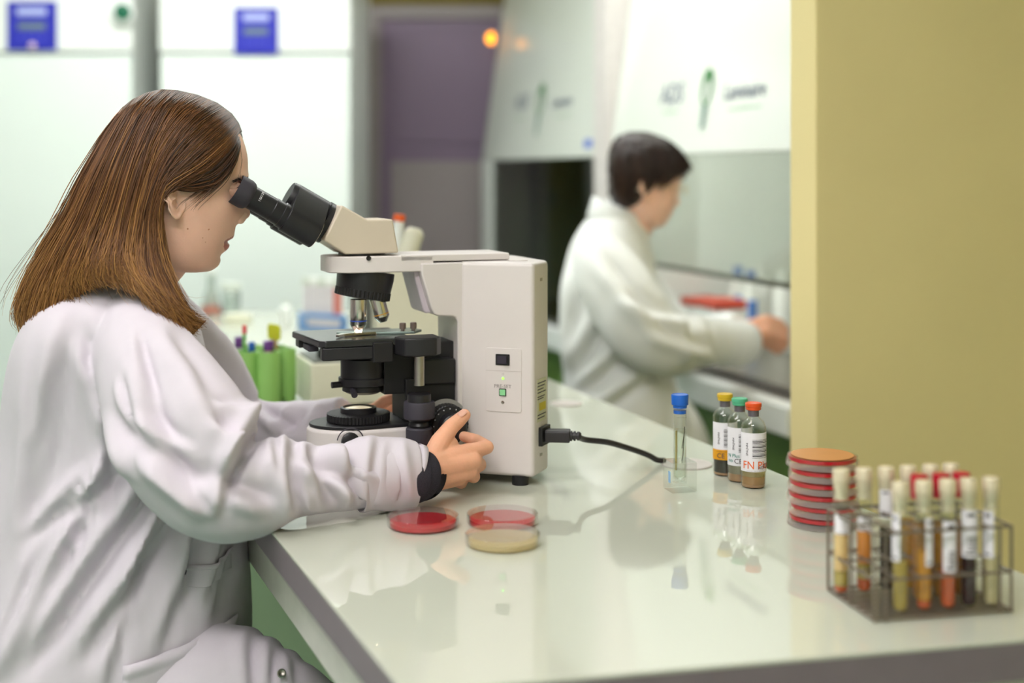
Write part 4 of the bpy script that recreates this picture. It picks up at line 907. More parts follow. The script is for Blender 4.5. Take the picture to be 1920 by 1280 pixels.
def torso_ring(tab, Y0, py, seg=96, lean=0.0):
    L, Rr, hw, ex = interp(tab, py)
    cx, rx = (L + Rr) / 2, (Rr - L) / 2; out = []
    for j in range(seg):
        a = 2 * PI * j / seg; ca, sa = math.cos(a), math.sin(a)
        e = 2.0 / ex
        x = cx + rx * math.copysign(abs(ca) ** e, ca); y = hw * math.copysign(abs(sa) ** e, sa)
        p = P(x, py, Y0); p.y = Y0 + y + lean * (p.x - P(cx, py, Y0).x); out.append((p, Vector((ca, sa, 0))))
    return out
def torso_mesh(tab, Y0, folds, seg=96, step=8, amp=.003, nsc=9.0, lean=0.0, f=None):
    R = []; py = tab[0][0]
    while py <= tab[-1][0]:
        ring = []
        for p, nr in torso_ring(tab, Y0, py, seg, lean):
            w_ = max(0.0, min(1.0, -nr.y * 1.6 + .25))
            k = min(1.0, (py - tab[0][0]) / 40.0)
            ring.append(p + nr * k * (crease_h(folds, p.x, p.z) * w_ + cloth_noise(p, amp, nsc)))
        R.append(ring); py += step
    mb = MB(); mb.rings(R, True, True, True); return mb

# --- head: rows of the side view (py, front px, back px, half width, flatness of the face)
def head_mesh(tab, cx, cy, Ym, yaw, nose, feats, rows=110, seg=120, lips=None):
    fw = Vector((math.cos(yaw), math.sin(yaw), 0)); ln = Vector((-math.sin(yaw), math.cos(yaw), 0)); C0 = P(cx, cy, Ym)
    def loc(px, py, y=0.0): return C0 + fw * ((px - cx) / F * Ym / math.cos(yaw)) + ln * y + Vector((0, 0, -(py - cy) / F * Ym))
    y0, y1 = tab[0][0], tab[-1][0]; R = []
    for i in range(rows + 1):
        u = i / rows; py = y0 + (y1 - y0) * (u)
        fr_, bk, hw, ex = interp(tab, py); c_ = bk + (fr_ - bk) * .48; ring = []
        for j in range(seg):
            a = 2 * PI * j / seg
            a = a - 0.30 * math.sin(a)          # denser towards the face
            ca, sa = math.cos(a), math.sin(a)
            e = 2.0 / (ex if ca > 0 else 2.0)
            x = c_ + (fr_ - c_ if ca > 0 else c_ - bk) * math.copysign(abs(ca) ** e, ca)
            y = hw * math.copysign(abs(sa) ** (2.0 / (2.0 + (ex - 2) * .5) if ca > 0 else 1.0), sa)
            if ca > 0:
                nh, nw = interp(nose, py); g = math.exp(-(y / nw) ** 2); x += nh * g
                if lips: nh, nw = interp(lips, py); x += nh * math.exp(-(y / nw) ** 4)
                for (fpx, fpy, fy, sx_, sy_, dx, dy) in feats:
                    q = math.exp(-(((py - fpy) / sx_) ** 2 + ((abs(y) - fy) / sy_) ** 2)); x += dx * q; y += math.copysign(dy * q, y) if abs(y) > 1e-4 else 0
            ring.append(loc(x, py, y))
        R.append(ring)
    mb = MB(); mb.rings(R, True, True, True)
    return mb, loc, fw, ln
def ear_mesh(mb, c, up, fwd, out, h, wd):
    """outer ear: shell with a rolled rim, built round c"""
    def pt(a, k, o): 
        rx = wd * (0.5 + 0.10 * math.sin(a)); ry = h * 0.5 * (1.0 if math.sin(a) > 0 else 0.95)
        sh = -0.06 * wd if math.sin(a) < -0.5 else 0
        return c + fwd * (rx * k * math.cos(a) * (1.0 if math.sin(a) > 0 else 0.72) + sh) + up * (ry * k * math.sin(a)) + out * o
    R = []
    for k, o in ((1.0, -0.006), (1.05, 0.000), (1.04, 0.0045), (0.95, 0.0062), (0.84, 0.0045), (0.74, 0.0015), (0.62, 0.0025), (0.52, 0.0030), (0.40, -0.0015), (0.22, -0.004), (0.05, -0.0045)):
        ring = []
        for j in range(36):
            a = 2 * PI * j / 36; fr_ = 1.0 if math.cos(a) < 0.55 else 0.35
            ring.append(pt(a, k, o * fr_ + (0.010 * (-math.cos(a)) + .003)))
        R.append(ring)
    mb.rings(R, True, False, True)

def strands(name, guides, count, m, parent, seed, rad=.0008, jit=.004, n=22, curl=.0, tint0=.35, tint1=.75, cut=(.80, 1.0), back=0.0, lift=(.0, .006), wisp=.03, edge=False):
    """hair: many thin tapered strands laid between neighbouring guide curves (each a list of points root to tip)"""
    rnd = random.Random(seed); mb = MB(); tints = []
    G = [spline(g, n) for g in guides]; ng = len(G)
    clumps = [(rnd.random() * (ng - 1), rnd.gauss(0, 1), rnd.random()) for _ in range(max(8, count // 14))]
    clen = {c[0]: rnd.random() ** 2 for c in clumps}
    for s_ in range(count):
        cu, coff, ctint = rnd.choice(clumps); u = min(ng - 1.001, max(0, cu + rnd.gauss(0, .10))); i = int(u); f_ = u - i
        L = rnd.uniform(*cut); off = Vector((rnd.gauss(0, jit), rnd.gauss(0, jit * .5), rnd.gauss(0, jit))); co = Vector((coff * jit * .8, -abs(coff) * jit * .3, coff * jit * .4)); lf = rnd.uniform(*lift)
        ph, fq = rnd.random() * 6.28, rnd.uniform(2, 5); tn = min(1, max(0, .55 * ctint + .45 * rnd.random())); stray = rnd.random() < wisp
        if edge and u < 4.2: off.x = min(off.x, off.x * .12); co.x = min(co.x, co.x * .12)
        if edge and u > 9: off.x = max(off.x, off.x * .25); co.x = max(co.x, co.x * .25)
        if edge: L = L * (1.0 - .16 * clen[cu] * (1 if u > 3.5 else .4))
        pts, rr = [], []
        for k in range(n):
            t = k / (n - 1.0); kk = t * L * (n - 1); a = int(min(kk, n - 1.001)); ff = kk - a
            p = G[i][a].lerp(G[i][a + 1], ff).lerp(G[i + 1][a].lerp(G[i + 1][a + 1], ff), f_)
            sp = min(1.0, t * 2.5); wv = math.sin(ph + fq * t * 3) * curl * t * t
            if edge and u < 4.2 and t < .6: wv = -abs(wv) * .5
            p = p + off * sp + co * sp + Vector((wv, -lf * (1 - .3 * t), wv * .4)) + (Vector((off.x * 4 * t * t, off.y * 3 * t, off.z * 2 * t * t)) if stray else Vector())
            pts.append(p); rr.append(rad * (1.0 - .75 * t ** 3) * (.55 if stray else 1))
        b0 = len(mb.v); mb.tube(pts, rr, 4, False); nv = len(mb.v) - b0
        tints += [min(1, max(0, lerp(tint0, tint1, (j // 4) / (n - 1.0)) + (tn - .5) * .75)) for j in range(nv)]
    o = mb.build(name, m, parent, smooth=180, fix=False)
    at = o.data.attributes.new('tint', 'FLOAT', 'POINT'); at.data.foreach_set('value', tints)
    return o
def hair_shell(name, guides, m, parent, n=30, inset=.004, tint0=.2, tint1=.5, sub=5):
    G = [spline(g, n) for g in guides]; ng = len(G); rows = []
    for i in range((ng - 1) * sub + 1):
        u = i / sub; a = int(min(u, ng - 1.001)); f_ = u - a
        rows.append([G[a][k].lerp(G[min(a + 1, ng - 1)][k], f_) + Vector((0, inset, 0)) for k in range(n)])
    th = [[p + Vector((0, .006, 0)) for p in r] for r in rows]
    mb = MB(); mb.rings(rows, False, False, False); mb.rings(th, False, False, False)
    o = mb.build(name, m, parent, smooth=180, fix=False)
    at = o.data.attributes.new('tint', 'FLOAT', 'POINT'); nv = len(mb.v)
    at.data.foreach_set('value', [lerp(tint0, tint1, (j % n) / (n - 1.0)) for j in range(nv)])
    return o

# ================================================================== the woman at the microscope
YM, YAW = 1.905, math.radians(11)
htab = [(180, 335, 288, .010, 2.0), (186, 362, 266, .030, 2.0), (196, 392, 245, .045, 2.0), (216, 422, 222, .058, 2.05), (240, 441, 207, .067, 2.1), (262, 451, 198, .0715, 2.15), (290, 458.5, 190, .0740, 2.2), (318, 460, 187, .0750, 2.25),
        (332, 460, 186, .0750, 2.25), (344, 453.5, 186, .0748, 2.3), (356, 449, 187, .0742, 2.3), (375, 447, 188, .0732, 2.3), (400, 443.5, 191, .0712, 2.25), (420, 439, 197, .0690, 2.2), (436, 434, 205, .0668, 2.15), (450, 428, 215, .0645, 2.1),
        (465, 420, 230, .0612, 2.05), (480, 412, 248, .0560, 2.0), (490, 409, 262, .0500, 2.0), (499, 405, 280, .0420, 2.0), (506, 397, 305, .0310, 2.0), (510, 386, 335, .0160, 2.0), (511, 372, 350, .005, 2.0)]
liptab = [(425, 0, .020), (436, 2.0, .020), (442, 3.2, .020), (447, 3.2, .0195), (450.5, -1.0, .019), (453, -3.5, .019), (456, -1.5, .019), (460, 3.6, .0185), (466, 5.0, .018), (471, 3.0, .018), (477, -1.2, .02), (483, -1.6, .02), (490, .8, .018), (498, 1.0, .018), (506, 0, .02), (520, 0, .02)]
nosetab = [(335, 0, .010), (346, 1.0, .009), (358, 5, .0085), (375, 11, .0095), (390, 17, .0120), (402, 20.5, .0150), (409, 18, .0165), (416, 9, .0165), (422, 1.5, .014), (430, 0, .012), (520, 0, .012)]
feats = [(440, 354, .032, 10, .014, -3.2, 0.0),      # eye socket
         (430, 392, .046, 20, .018, 2.0, .0015),     # cheekbone
         (450, 331, .028, 7, .022, 2.2, 0.0),        # brow ridge
         (420, 452, .022, 5, .008, -2.5, 0.0),       # mouth corner
         (440, 432, .0, 7, .004, -1.2, 0)]           # philtrum
hm, hl, hfw, hln = head_mesh(htab, 320, 345, YM, YAW, nosetab, feats, rows=170, seg=160, lips=liptab)
def hx(px, py, y):
    k = (px - 960) / F; c0 = P(320, 345, YM); q_ = (k * (c0.y + y * hln.y) - c0.x - y * hln.x) / (hfw.x - k * hfw.y); Y = c0.y + q_ * hfw.y + y * hln.y
    return P(px, py, Y)
body = MB()
body.v += hm.v; body.f += hm.f; body.m += [0] * len(hm.f)
# lips and nose wings
for k, fc_ in enumerate(hm.f):
    c = sum((hm.v[i] for i in fc_), Vector()) / len(fc_); q = c - hl(320, 345)
    fx_, ly, pz = q.dot(hfw), q.dot(hln), 345 - q.z * F / YM
    if fx_ > (408 - 320) / F * YM and abs(ly) < .0235:
        lim = 1 - (ly / .0235) ** 2
        if 452 - 10 * lim ** .6 - 1 < pz < 455 + 17.5 * lim ** .5 and pz > 441.5: body.m[k] = 1
o = len(body.f)
for sg in (-1, 1):
    e = MB(); ear_mesh(e, hx(331, 372, -.0775) if sg < 0 else hl(324, 374, .0735), (Vector((0, 0, 1)) - hfw * .12).normalized(), (hfw + hln * sg * -.12).normalized(), hln * sg, .058, .034)
    n0 = len(body.v); body.v += e.v; body.f += [tuple(i + n0 for i in f) for f in e.f]; body.m += [0] * len(e.f)
    w_ = MB(); capsule(w_, hl(446, 412, sg * .0105), hl(452, 405, sg * .008), .0062, .0055)      # wing of the nose
    n0 = len(body.v); body.v += w_.v; body.f += [tuple(i + n0 for i in f) for f in w_.f]; body.m += [0] * len(w_.f)
# neck, trunk, arms and legs: one fused skin
tr = MB()
capsule(tr, P(285, 430, 1.905), P(215, 560, 1.92), .052, .056, 24); capsule(tr, P(350, 470, 1.905), P(240, 540, 1.915), .020, .050, 20)
capsule(tr, P(215, 580, 1.92), P(200, 1180, 1.94), .075, .10, 24)
capsule(tr, P(215, 620, 1.84), P(215, 620, 2.02), .05, .05, 20)
SHN, ELN, WRN = P(270, 650, 1.785), P(425, 915, 1.695), P(770, 890, 1.808)
capsule(tr, SHN, ELN, .042, .034, 18); capsule(tr, ELN, WRN, .030, .022, 18)
SHF, ELF, WRF = P(300, 640, 2.10), P(440, 815, 2.26), P(645, 790, 2.14)
capsule(tr, SHF, ELF, .042, .034, 18); capsule(tr, ELF, WRF, .030, .022, 18)
HIP = P(200, 1290, 1.94)
for sg in (-1, 1):
    kn = Vector((-0.24, 1.93 + .12 * sg, .47)); ft = Vector((-0.27, 1.95 + .12 * sg, .24))
    capsule(tr, HIP + Vector((0, .09 * sg, 0)), kn, .078, .055, 20); capsule(tr, kn, ft, .052, .036, 18); capsule(tr, ft, ft + Vector((.13, 0, -.05)), .034, .026, 14)
vs, fs = fuse(tr, .006, 6)
n0 = len(body.v); body.v += vs; body.f += [tuple(i + n0 for i in f) for f in fs]; body.m += [0] * len(fs)
# near hand closed on the focus knob
hd_ = MB()
def J(px, py, Y): return P(px, py, Y)
W = J(790, 886, 1.818)
capsule(hd_, J(762, 889, 1.806), W, .0265, .0250, 22); capsule(hd_, J(770, 903, 1.806), J(800, 901, 1.822), .019, .017, 18); capsule(hd_, J(772, 878, 1.806), J(800, 870, 1.822), .019, .017, 18)
mcp = {'i': (J(880, 847, 1.868), .0118), 'm': (J(887, 864, 1.858), .0118), 'r': (J(879, 883, 1.858), .0110), 'l': (J(861, 896, 1.868), .0100)}
capsule(hd_, J(806, 872, 1.826), mcp['i'][0], .0180, .0125, 18); capsule(hd_, J(806, 880, 1.824), mcp['m'][0], .0185, .0125, 18); capsule(hd_, J(806, 892, 1.826), mcp['r'][0], .0180, .0118, 18); capsule(hd_, J(802, 903, 1.830), mcp['l'][0], .0150, .0108, 18)
capsule(hd_, J(815, 868, 1.838), J(868, 862, 1.872), .019, .013, 18)
chain(hd_, [mcp['i'], (J(913, 838, 1.886), .0098), (J(893, 825, 1.914), .0086), (J(870, 818, 1.920), .0076)])
chain(hd_, [mcp['m'], (J(899, 871, 1.893), .0100), (J(860, 858, 1.930), .0088), (J(822, 846, 1.925), .0078)])
chain(hd_, [mcp['r'], (J(888, 893, 1.893), .0095), (J(850, 880, 1.925), .0085), (J(818, 868, 1.915), .0075)])
chain(hd_, [mcp['l'], (J(865, 905, 1.893), .0085), (J(838, 896, 1.915), .0076), (J(815, 888, 1.905), .0068)])
chain(hd_, [(J(806, 872, 1.830), .0165), (J(824, 830, 1.850), .0138), (J(846, 800, 1.868), .0112), (J(860, 788, 1.878), .0102), (J(871, 778, 1.884), .0088)])
capsule(hd_, J(812, 862, 1.838), J(846, 832, 1.862), .016, .010, 16)
vs, fs = fuse(hd_, .0014, 7)
n0 = len(body.v); body.v += vs; body.f += [tuple(i + n0 for i in f) for f in fs]; body.m += [2] * len(fs)
# far hand on the other focus knob
hd_ = MB()
capsule(hd_, J(640, 790, 2.140), J(668, 784, 2.135), .024, .023, 18)
fm = [(J(702, 770, 2.120), .0115), (J(704, 778, 2.135), .0115), (J(702, 788, 2.145), .011), (J(696, 796, 2.15), .010)]
for k, q in enumerate(fm): capsule(hd_, J(672, 780 + 4 * k, 2.135), q[0], .017, .012, 16)
chain(hd_, [fm[0], (J(722, 752, 2.118), .0098), (J(740, 745, 2.112), .0085), (J(757, 744, 2.108), .0078)])
chain(hd_, [fm[1], (J(735, 768, 2.150), .0098), (J(760, 745, 2.148), .0088), (J(774, 738, 2.14), .0078)])
chain(hd_, [fm[2], (J(735, 785, 2.155), .0095), (J(760, 775, 2.155), .0085), (J(772, 770, 2.145), .0075)])
chain(hd_, [fm[3], (J(722, 798, 2.16), .0085), (J(745, 796, 2.16), .0076), (J(757, 792, 2.15), .0068)])
chain(hd_, [(J(675, 780, 2.125), .0150), (J(695, 790, 2.105), .0125), (J(718, 785, 2.095), .0105), (J(738, 782, 2.095), .0088)])
vs, fs = fuse(hd_, .0018, 6)
n0 = len(body.v); body.v += vs; body.f += [tuple(i + n0 for i in f) for f in fs]; body.m += [2] * len(fs)
woman = body.build('person', [SKIN, LIP, SKINH], None, smooth=180, fix=True)
tag(woman, 'person with long brown hair in a white lab coat bending to the microscope eyepieces', 'person')
# eyes, brow, lashes, nail, earring
for sg in (-1, 1):
    ec = hl(431.5, 354, sg * .0315)
    ey = MB().lathe([(.0122 * math.sin(a), -.0122 * math.cos(a)) for a in [PI * k / 14 for k in range(15)]], ec, 24, hfw).build('eye', EYEW, woman, smooth=180)
    MB().lathe([(.0058, .0), (.0050, .0012), (.003, .0018), (0, .002)], ec + hfw * .0108, 20, hfw, cap0=False).build('iris', IRIS, ey, smooth=180)
    lid = MB()
    for dz in (1, -1):
        R = []
        for k in range(10):
            ring = []
            for j in range(33):
                azd = -150 + 300 * j / 32.0; az = math.radians(azd); g_ = (10 if dz > 0 else 8) * max(0.0, math.cos(math.radians(min(90, abs(azd) / 62.0 * 90)))) - 1.0
                el = math.radians(lerp(g_, 89, k / 9.0) * dz)
                ring.append(ec + (hfw * (math.cos(el) * math.cos(az)) + hln * (math.cos(el) * math.sin(az)) + Vector((0, 0, math.sin(el)))) * (.0132 if k else .0124))
            R.append(ring)
        lid.rings(R, False, False, False)
    lid.build('eyelid', SKINL, woman, smooth=180)
    ls = MB()
    for j in range(14):
        az = math.radians(-60 + 120 * j / 13.0); el = math.radians(9)
        d0 = (hfw * (math.cos(el) * math.cos(az)) + hln * (math.cos(el) * math.sin(az)) + Vector((0, 0, math.sin(el))))
        p0 = ec + d0 * .013; ls.tube([p0, p0 + d0 * .004 + Vector((0, 0, .0005)), p0 + d0 * .0075 + Vector((0, 0, .0035))], [.0004, .0003, .0001], 4)
    ls.build('lashes', BROW, ey, smooth=180)
    br = MB(); rn = random.Random(3)
    for j in range(90):
        t = rn.random(); px = lerp(459.5, 434, t); py = lerp(334, 341, t) - 5 * math.sin(PI * t) * .6 + rn.gauss(0, 1.1); yy = lerp(.014, .050, t)
        p0 = hl(px + 1.0, py, sg * yy); p1 = hl(px - 3.5, py - 1.2, sg * (yy + .006)); br.tube([p0, (p0 + p1) / 2 + hfw * .0008, p1], [.0005, .0005, .0001], 4)
    br.build('eyebrow', BROW, woman, smooth=180)
ed = MB().lathe([(.0, -.002), (.0018, -.001), (.0022, .0003), (.0012, .0016), (0, .002)], hx(321.5, 400.5, -.0850), 10, -hln).build('earring', CHROME, woman, smooth=0)
for mx_, my_ in ((354, 429), (391, 429), (381, 447), (384, 453)):
    def prj(v): return (v.x / v.y * F + 960 - mx_) ** 2 + (HY + (CZ - v.z) / v.y * F - my_) ** 2
    vv = min((v for v in hm.v if (v - hl(320, 345)).dot(hln) < 0), key=prj); rr_ = .0015 if my_ < 440 else .0009
    MB().lathe([(rr_, -.0004), (rr_ * .8, .0001), (0, .0003)], vv, 12, -hln + hfw * .3).build('mole', mat('mole_brown', '#c4876a', 0.5), woman, smooth=180)
nb = MB(); pn = J(868, 776, 1.876); dn = (J(875, 774, 1.884) - J(860, 788, 1.878)).normalized(); un = Vector((-.15, -.75, .62)).normalized(); sn = dn.cross(un).normalized(); un = sn.cross(dn)
R = []
for k in range(7):
    t = k / 6.0; R.append([J(866, 781.5, 1.880) + dn * (-.004 + .0125 * t) + sn * (.0056 * math.sin(b) * (1 - .25 * (2 * t - 1) ** 4)) + un * (.0078 + .0024 * math.cos(b) - .0022 * t) for b in [math.radians(x) for x in range(-60, 61, 15)]])
nb.rings(R, False, False, False); nb.build('thumb_nail', NAIL, woman, smooth=180)

# --- coat
ctab = [(500, 178, 292, .052, 2.0), (512, 160, 304, .078, 2.0), (530, 138, 318, .122, 2.1), (555, 108, 332, .152, 2.25), (590, 80, 350, .170, 2.3), (640, 56, 364, .175, 2.3), (700, 40, 380, .172, 2.3), (760, 30, 400, .168, 2.3), (830, 17, 424, .165, 2.3), (900, 3, 440, .166, 2.3),
        (1000, -14, 450, .175, 2.3), (1100, -26, 456, .190, 2.3), (1170, -34, 460, .200, 2.3), (1230, -42, 458, .205, 2.3), (1300, -50, 450, .21, 2.3), (1420, -58, 430, .215, 2.3)]
CY = 1.93
cf = [crease(270, 915, 70, 1215, 1.75, .016, .011), crease(318, 950, 180, 1190, 1.75, .014, .010), crease(350, 985, 300, 1200, 1.75, .012, .007), crease(392, 1010, 372, 1190, 1.75, .011, .006), crease(205, 760, 190, 960, 1.75, .013, .007), crease(150, 640, 205, 800, 1.75, .013, .006),
      crease(120, 620, 75, 900, 1.75, .016, .006), crease(60, 720, 40, 1000, 1.75, .014, .005), crease(230, 880, 120, 960, 1.75, .012, .006), crease(425, 1010, 420, 1150, 1.75, .009, .004), crease(140, 1000, 20, 1250, 1.75, .014, .007), crease(250, 1050, 210, 1270, 1.75, .010, .005),
      crease(205, 850, 120, 1040, 1.75, .008, .006), crease(285, 960, 235, 1100, 1.75, .007, .006), crease(330, 1000, 330, 1150, 1.75, .007, .005), crease(180, 700, 210, 770, 1.75, .007, .005), crease(95, 700, 70, 830, 1.75, .008, .004), crease(60, 1050, 10, 1200, 1.75, .009, .005), crease(375, 1040, 355, 1150, 1.75, .006, .004), crease(150, 900, 60, 1000, 1.75, .009, .005)]
cm = torso_mesh(ctab, CY, cf, seg=128, step=5, amp=.0035, nsc=8, lean=.10)
# near sleeve
sf = [crease(470, 780, 418, 905, 1.62, .010, .013), crease(455, 735, 462, 800, 1.62, .009, .010), crease(508, 805, 534, 968, 1.62, .010, .011), crease(548, 818, 596, 962, 1.65, .011, .009), crease(612, 850, 690, 900, 1.7, .009, .006), crease(640, 838, 655, 955, 1.7, .009, .006),
      crease(228, 835, 400, 930, 1.62, .016, .008), crease(250, 690, 340, 870, 1.66, .014, .006), crease(300, 640, 420, 760, 1.66, .013, .006), crease(210, 790, 260, 880, 1.66, .013, .006), crease(380, 900, 480, 960, 1.60, .012, .007), crease(350, 740, 440, 850, 1.62, .014, .005), crease(570, 880, 640, 935, 1.66, .010, .005),
      crease(478, 800, 500, 900, 1.62, .006, .006), crease(440, 850, 410, 960, 1.62, .007, .006), crease(520, 830, 560, 900, 1.65, .006, .005), crease(560, 915, 575, 965, 1.66, .006, .005), crease(585, 830, 640, 870, 1.68, .006, .005), crease(620, 900, 672, 945, 1.7, .006, .004),
      crease(230, 720, 262, 800, 1.68, .007, .005), crease(300, 870, 380, 950, 1.62, .008, .006), crease(255, 640, 300, 720, 1.70, .007, .004), crease(400, 760, 452, 790, 1.62, .006, .006), crease(395, 800, 445, 850, 1.62, .007, .005), crease(270, 780, 350, 830, 1.64, .009, .005)]
spath = [(222, 590, 1.83, .040), (250, 640, 1.785, .060), (290, 712, 1.748, .076), (330, 785, 1.720, .0855), (366, 850, 1.700, .0865), (408, 905, 1.690, .074), (470, 915, 1.700, .062), (545, 900, 1.728, .050), (620, 897, 1.758, .0425), (690, 890, 1.783, .0415), (735, 887, 1.797, .043)]
def closed(mb, n, seg):
    mb.f.append(tuple(range(seg - 1, -1, -1))); mb.f.append(tuple((n - 1) * seg + j for j in range(seg))); mb.m += [0, 0]; return mb
def join(a, b):
    n0 = len(a.v); a.v += b.v; a.f += [tuple(i + n0 for i in f) for f in b.f]; a.m += b.m
join(cm, closed(sleeve_mesh(spath, n=150, seg=96, folds=sf, near=True, amp=.0032, nsc=11, flat=.85), 150, 96))
# far sleeve
join(cm, closed(sleeve_mesh([(260, 575, 2.04, .05), (300, 620, 2.09, .070), (360, 700, 2.17, .078), (420, 785, 2.235, .072), (470, 806, 2.235, .056), (540, 808, 2.19, .047), (600, 800, 2.16, .042), (650, 788, 2.138, .038)], n=80, seg=56,
            folds=[crease(470, 770, 540, 800, 2.15, .010, .008), crease(560, 770, 520, 810, 2.15, .01, .007), crease(610, 765, 590, 800, 2.12, .008, .006)], near=True, amp=.004, nsc=14, flat=.85), 80, 56))
vs, fs = fuse(cm, .0037, 2)
cm = MB(); cm.v = vs; cm.f = fs; cm.m = [0] * len(fs); coat = cm.build('lab_coat', COAT, woman, smooth=180)
cpath = [(668, 892, 1.776, .040), (672, 891, 1.777, .0475), (700, 888, 1.787, .0485), (740, 889, 1.800, .0478), (768, 891, 1.809, .0455), (771, 891, 1.810, .0430), (764, 890, 1.808, .040), (735, 888, 1.798, .041)]
c2f = [crease(700, 820, 690, 950, 1.74, .008, .003), crease(740, 840, 760, 940, 1.74, .010, -.003)]
sleeve_mesh(cpath, n=60, seg=72, folds=c2f, amp=.0022, nsc=16, flat=.80).build('turned_cuff', COAT, coat, smooth=180)
sleeve_mesh([(755, 890, 1.804, .0355), (772, 891, 1.810, .0365), (783, 891, 1.815, .0360), (790, 891, 1.818, .0340), (789, 891, 1.818, .0320), (775, 890, 1.811, .0310)], n=30, seg=48, amp=.0006, nsc=40, flat=1.02).build('jumper_cuff', KNIT, woman, smooth=180)
# collar
cl = MB(); R = []
for k, (dz, gr) in enumerate(((0, 1.03), (.012, 1.03), (.030, 1.00), (.036, 1.02), (.030, 1.09), (.008, 1.16), (-.018, 1.28), (-.022, 1.28), (-.018, 1.24), (.004, 1.12), (.02, 1.04))):
    ring = []
    for j in range(64):
        a = 2 * PI * j / 64; ca, sa = math.cos(a), math.sin(a)
        c0 = P(233, 508, 1.915); p = c0 + Vector((ca * .060 * gr, sa * .066 * gr, dz - .030 * ca + .004 + cloth_noise(Vector((ca, sa, dz * 8)), .004, 2.0))); ring.append(p)
    R.append(ring)
cl.rings(R, True, False, False); cl.build('collar', COAT, coat, smooth=180)
# pockets follow the coat surface
def patch(x0, x1, y0, y1, off, name, skew=0.0, band=0.0, nx=26, ny=22):
    R = []
    for i in range(ny + 1):
        row = []
        for j in range(nx + 1):
            py = lerp(y0, y1, i / ny) + skew * (j / nx); px = lerp(x0, x1, j / nx)
            L, Rr, hw, ex = interp(ctab, py); cx, rx = (L + Rr) / 2, (Rr - L) / 2
            # near side surface at this column
            k = max(-1, min(1, (px - cx) / rx)); ca = math.copysign(abs(k) ** (ex / 2), k); sa = -math.sqrt(max(0, 1 - ca * ca))
            p = P(px, py, CY); p.y = CY + hw * -abs(sa) ** (2 / ex) + .10 * (p.x - P(cx, py, CY).x)
            nr = Vector((ca, sa, 0)); w_ = max(0.0, min(1.0, -nr.y * 1.6 + .25))
            edge = min(i / ny, 1 - i / ny, j / nx, 1 - j / nx); bulge = off * (1 if edge > .02 else .1) + (.003 if i / ny < band else 0)
            row.append(p + nr * (crease_h(cf, p.x, p.z) * w_ + cloth_noise(p, .0035, 8) + bulge))
        R.append(row)
    mb = MB(); mb.rings(R, False, False, False); return mb.build(name, COAT, coat, smooth=60)
# coat skirt over the near thigh, trousers below
lf = [crease(475, 1180, 500, 1290, 1.75, .009, .007), crease(505, 1215, 540, 1300, 1.75, .009, .006), crease(440, 1210, 470, 1300, 1.75, .010, .006)]
sk_ = sleeve_mesh([(250, 1290, 1.85, .10), (340, 1300, 1.845, .098), (420, 1312, 1.84, .096), (490, 1348, 1.835, .092), (560, 1400, 1.83, .088)], n=60, seg=72, folds=lf, amp=.004, nsc=12)
sk_.build('coat_skirt', COAT, coat, smooth=180)
sleeve_mesh([(260, 1330, 2.05, .098), (360, 1345, 2.05, .095), (460, 1390, 2.04, .085), (540, 1440, 2.03, .08)], n=40, seg=56, amp=.004, nsc=12).build('coat_skirt', COAT, coat, smooth=180)
patch(300, 452, 1160, 1280, .006, 'hip_pocket', skew=-28, band=.17)
patch(384, 447, 1020, 1056, .004, 'breast_pocket', skew=-6, band=.2)
sp = P(528, 1262, 1.775)
MB().lathe([(.0058, -.001), (.0058, .0012), (.0045, .0022), (.0030, .0012), (0, .001)], sp, 20, Vector((.25, -.85, .45))).build('snap_button', STEEL, coat)
for sg in (-1, 1):
    kn = Vector((-0.24, 1.93 + .12 * sg, .47)); ft = Vector((-0.28, 1.95 + .12 * sg, .12))
    hp0 = HIP + Vector((0.02, .09 * sg, 0)); pts = spline([hp0, lerp(hp0, kn, .6), kn + Vector((.01, 0, .01)), lerp(kn, ft, .3), ft + Vector((0, 0, .12))], 30)
    MB().tube(pts, [lerp(.086, .052, i / 29.0) for i in range(30)], 28).build('trouser_leg', TROU, woman, smooth=180)
    so = ft + Vector((0.02, 0, .15))
    sv = MB(); R = []
    for t, wd, hh in ((0, .028, .05), (.06, .034, .07), (.12, .040, .055), (.18, .043, .042), (.23, .036, .034), (.255, .015, .02)):
        R.append([Vector((so.x - .10 + t, so.y + wd * math.cos(b), .2255 + hh * (.5 + .5 * math.sin(b)))) for b in [2 * PI * q / 18 for q in range(18)]])
    sv.rings(R); sv.build('shoe', BLACKM, woman, smooth=60)
# stool she sits on
st_ = thing('lab_stool', 'black lab stool under the woman at the microscope', 'stool', (P(150, 1300, 1.94).x, 1.94, 0))
sx0 = P(150, 1300, 1.94).x
MB().lathe([(.17, .475), (.185, .485), (.185, .515), (.165, .528), (0, .528)], (sx0, 1.94, 0), 40).build('seat', BLACKM, st_)
MB().lathe([(.025, .05), (.025, .475)], (sx0, 1.94, 0), 20).build('post', CHROME, st_)
fr_ = MB().tube([(sx0 + .20 * math.cos(a), 1.94 + .20 * math.sin(a), .215) for a in [2 * PI * k / 40 for k in range(41)]], .010, 10); fr_.build('foot_ring', CHROME, st_)
for k in range(5):
    a = 2 * PI * k / 5 + .3
    MB().tube([(sx0, 1.94, .07), (sx0 + .26 * math.cos(a), 1.94 + .26 * math.sin(a), .03)], [.02, .014], 12).build('base_leg', CHROME, st_)
    MB().lathe([(.0, 0), (.025, .0), (.025, .03), (0, .03)], (sx0 + .26 * math.cos(a), 1.94 + .26 * math.sin(a), 0), 16).build('glide', BLACKM, st_)

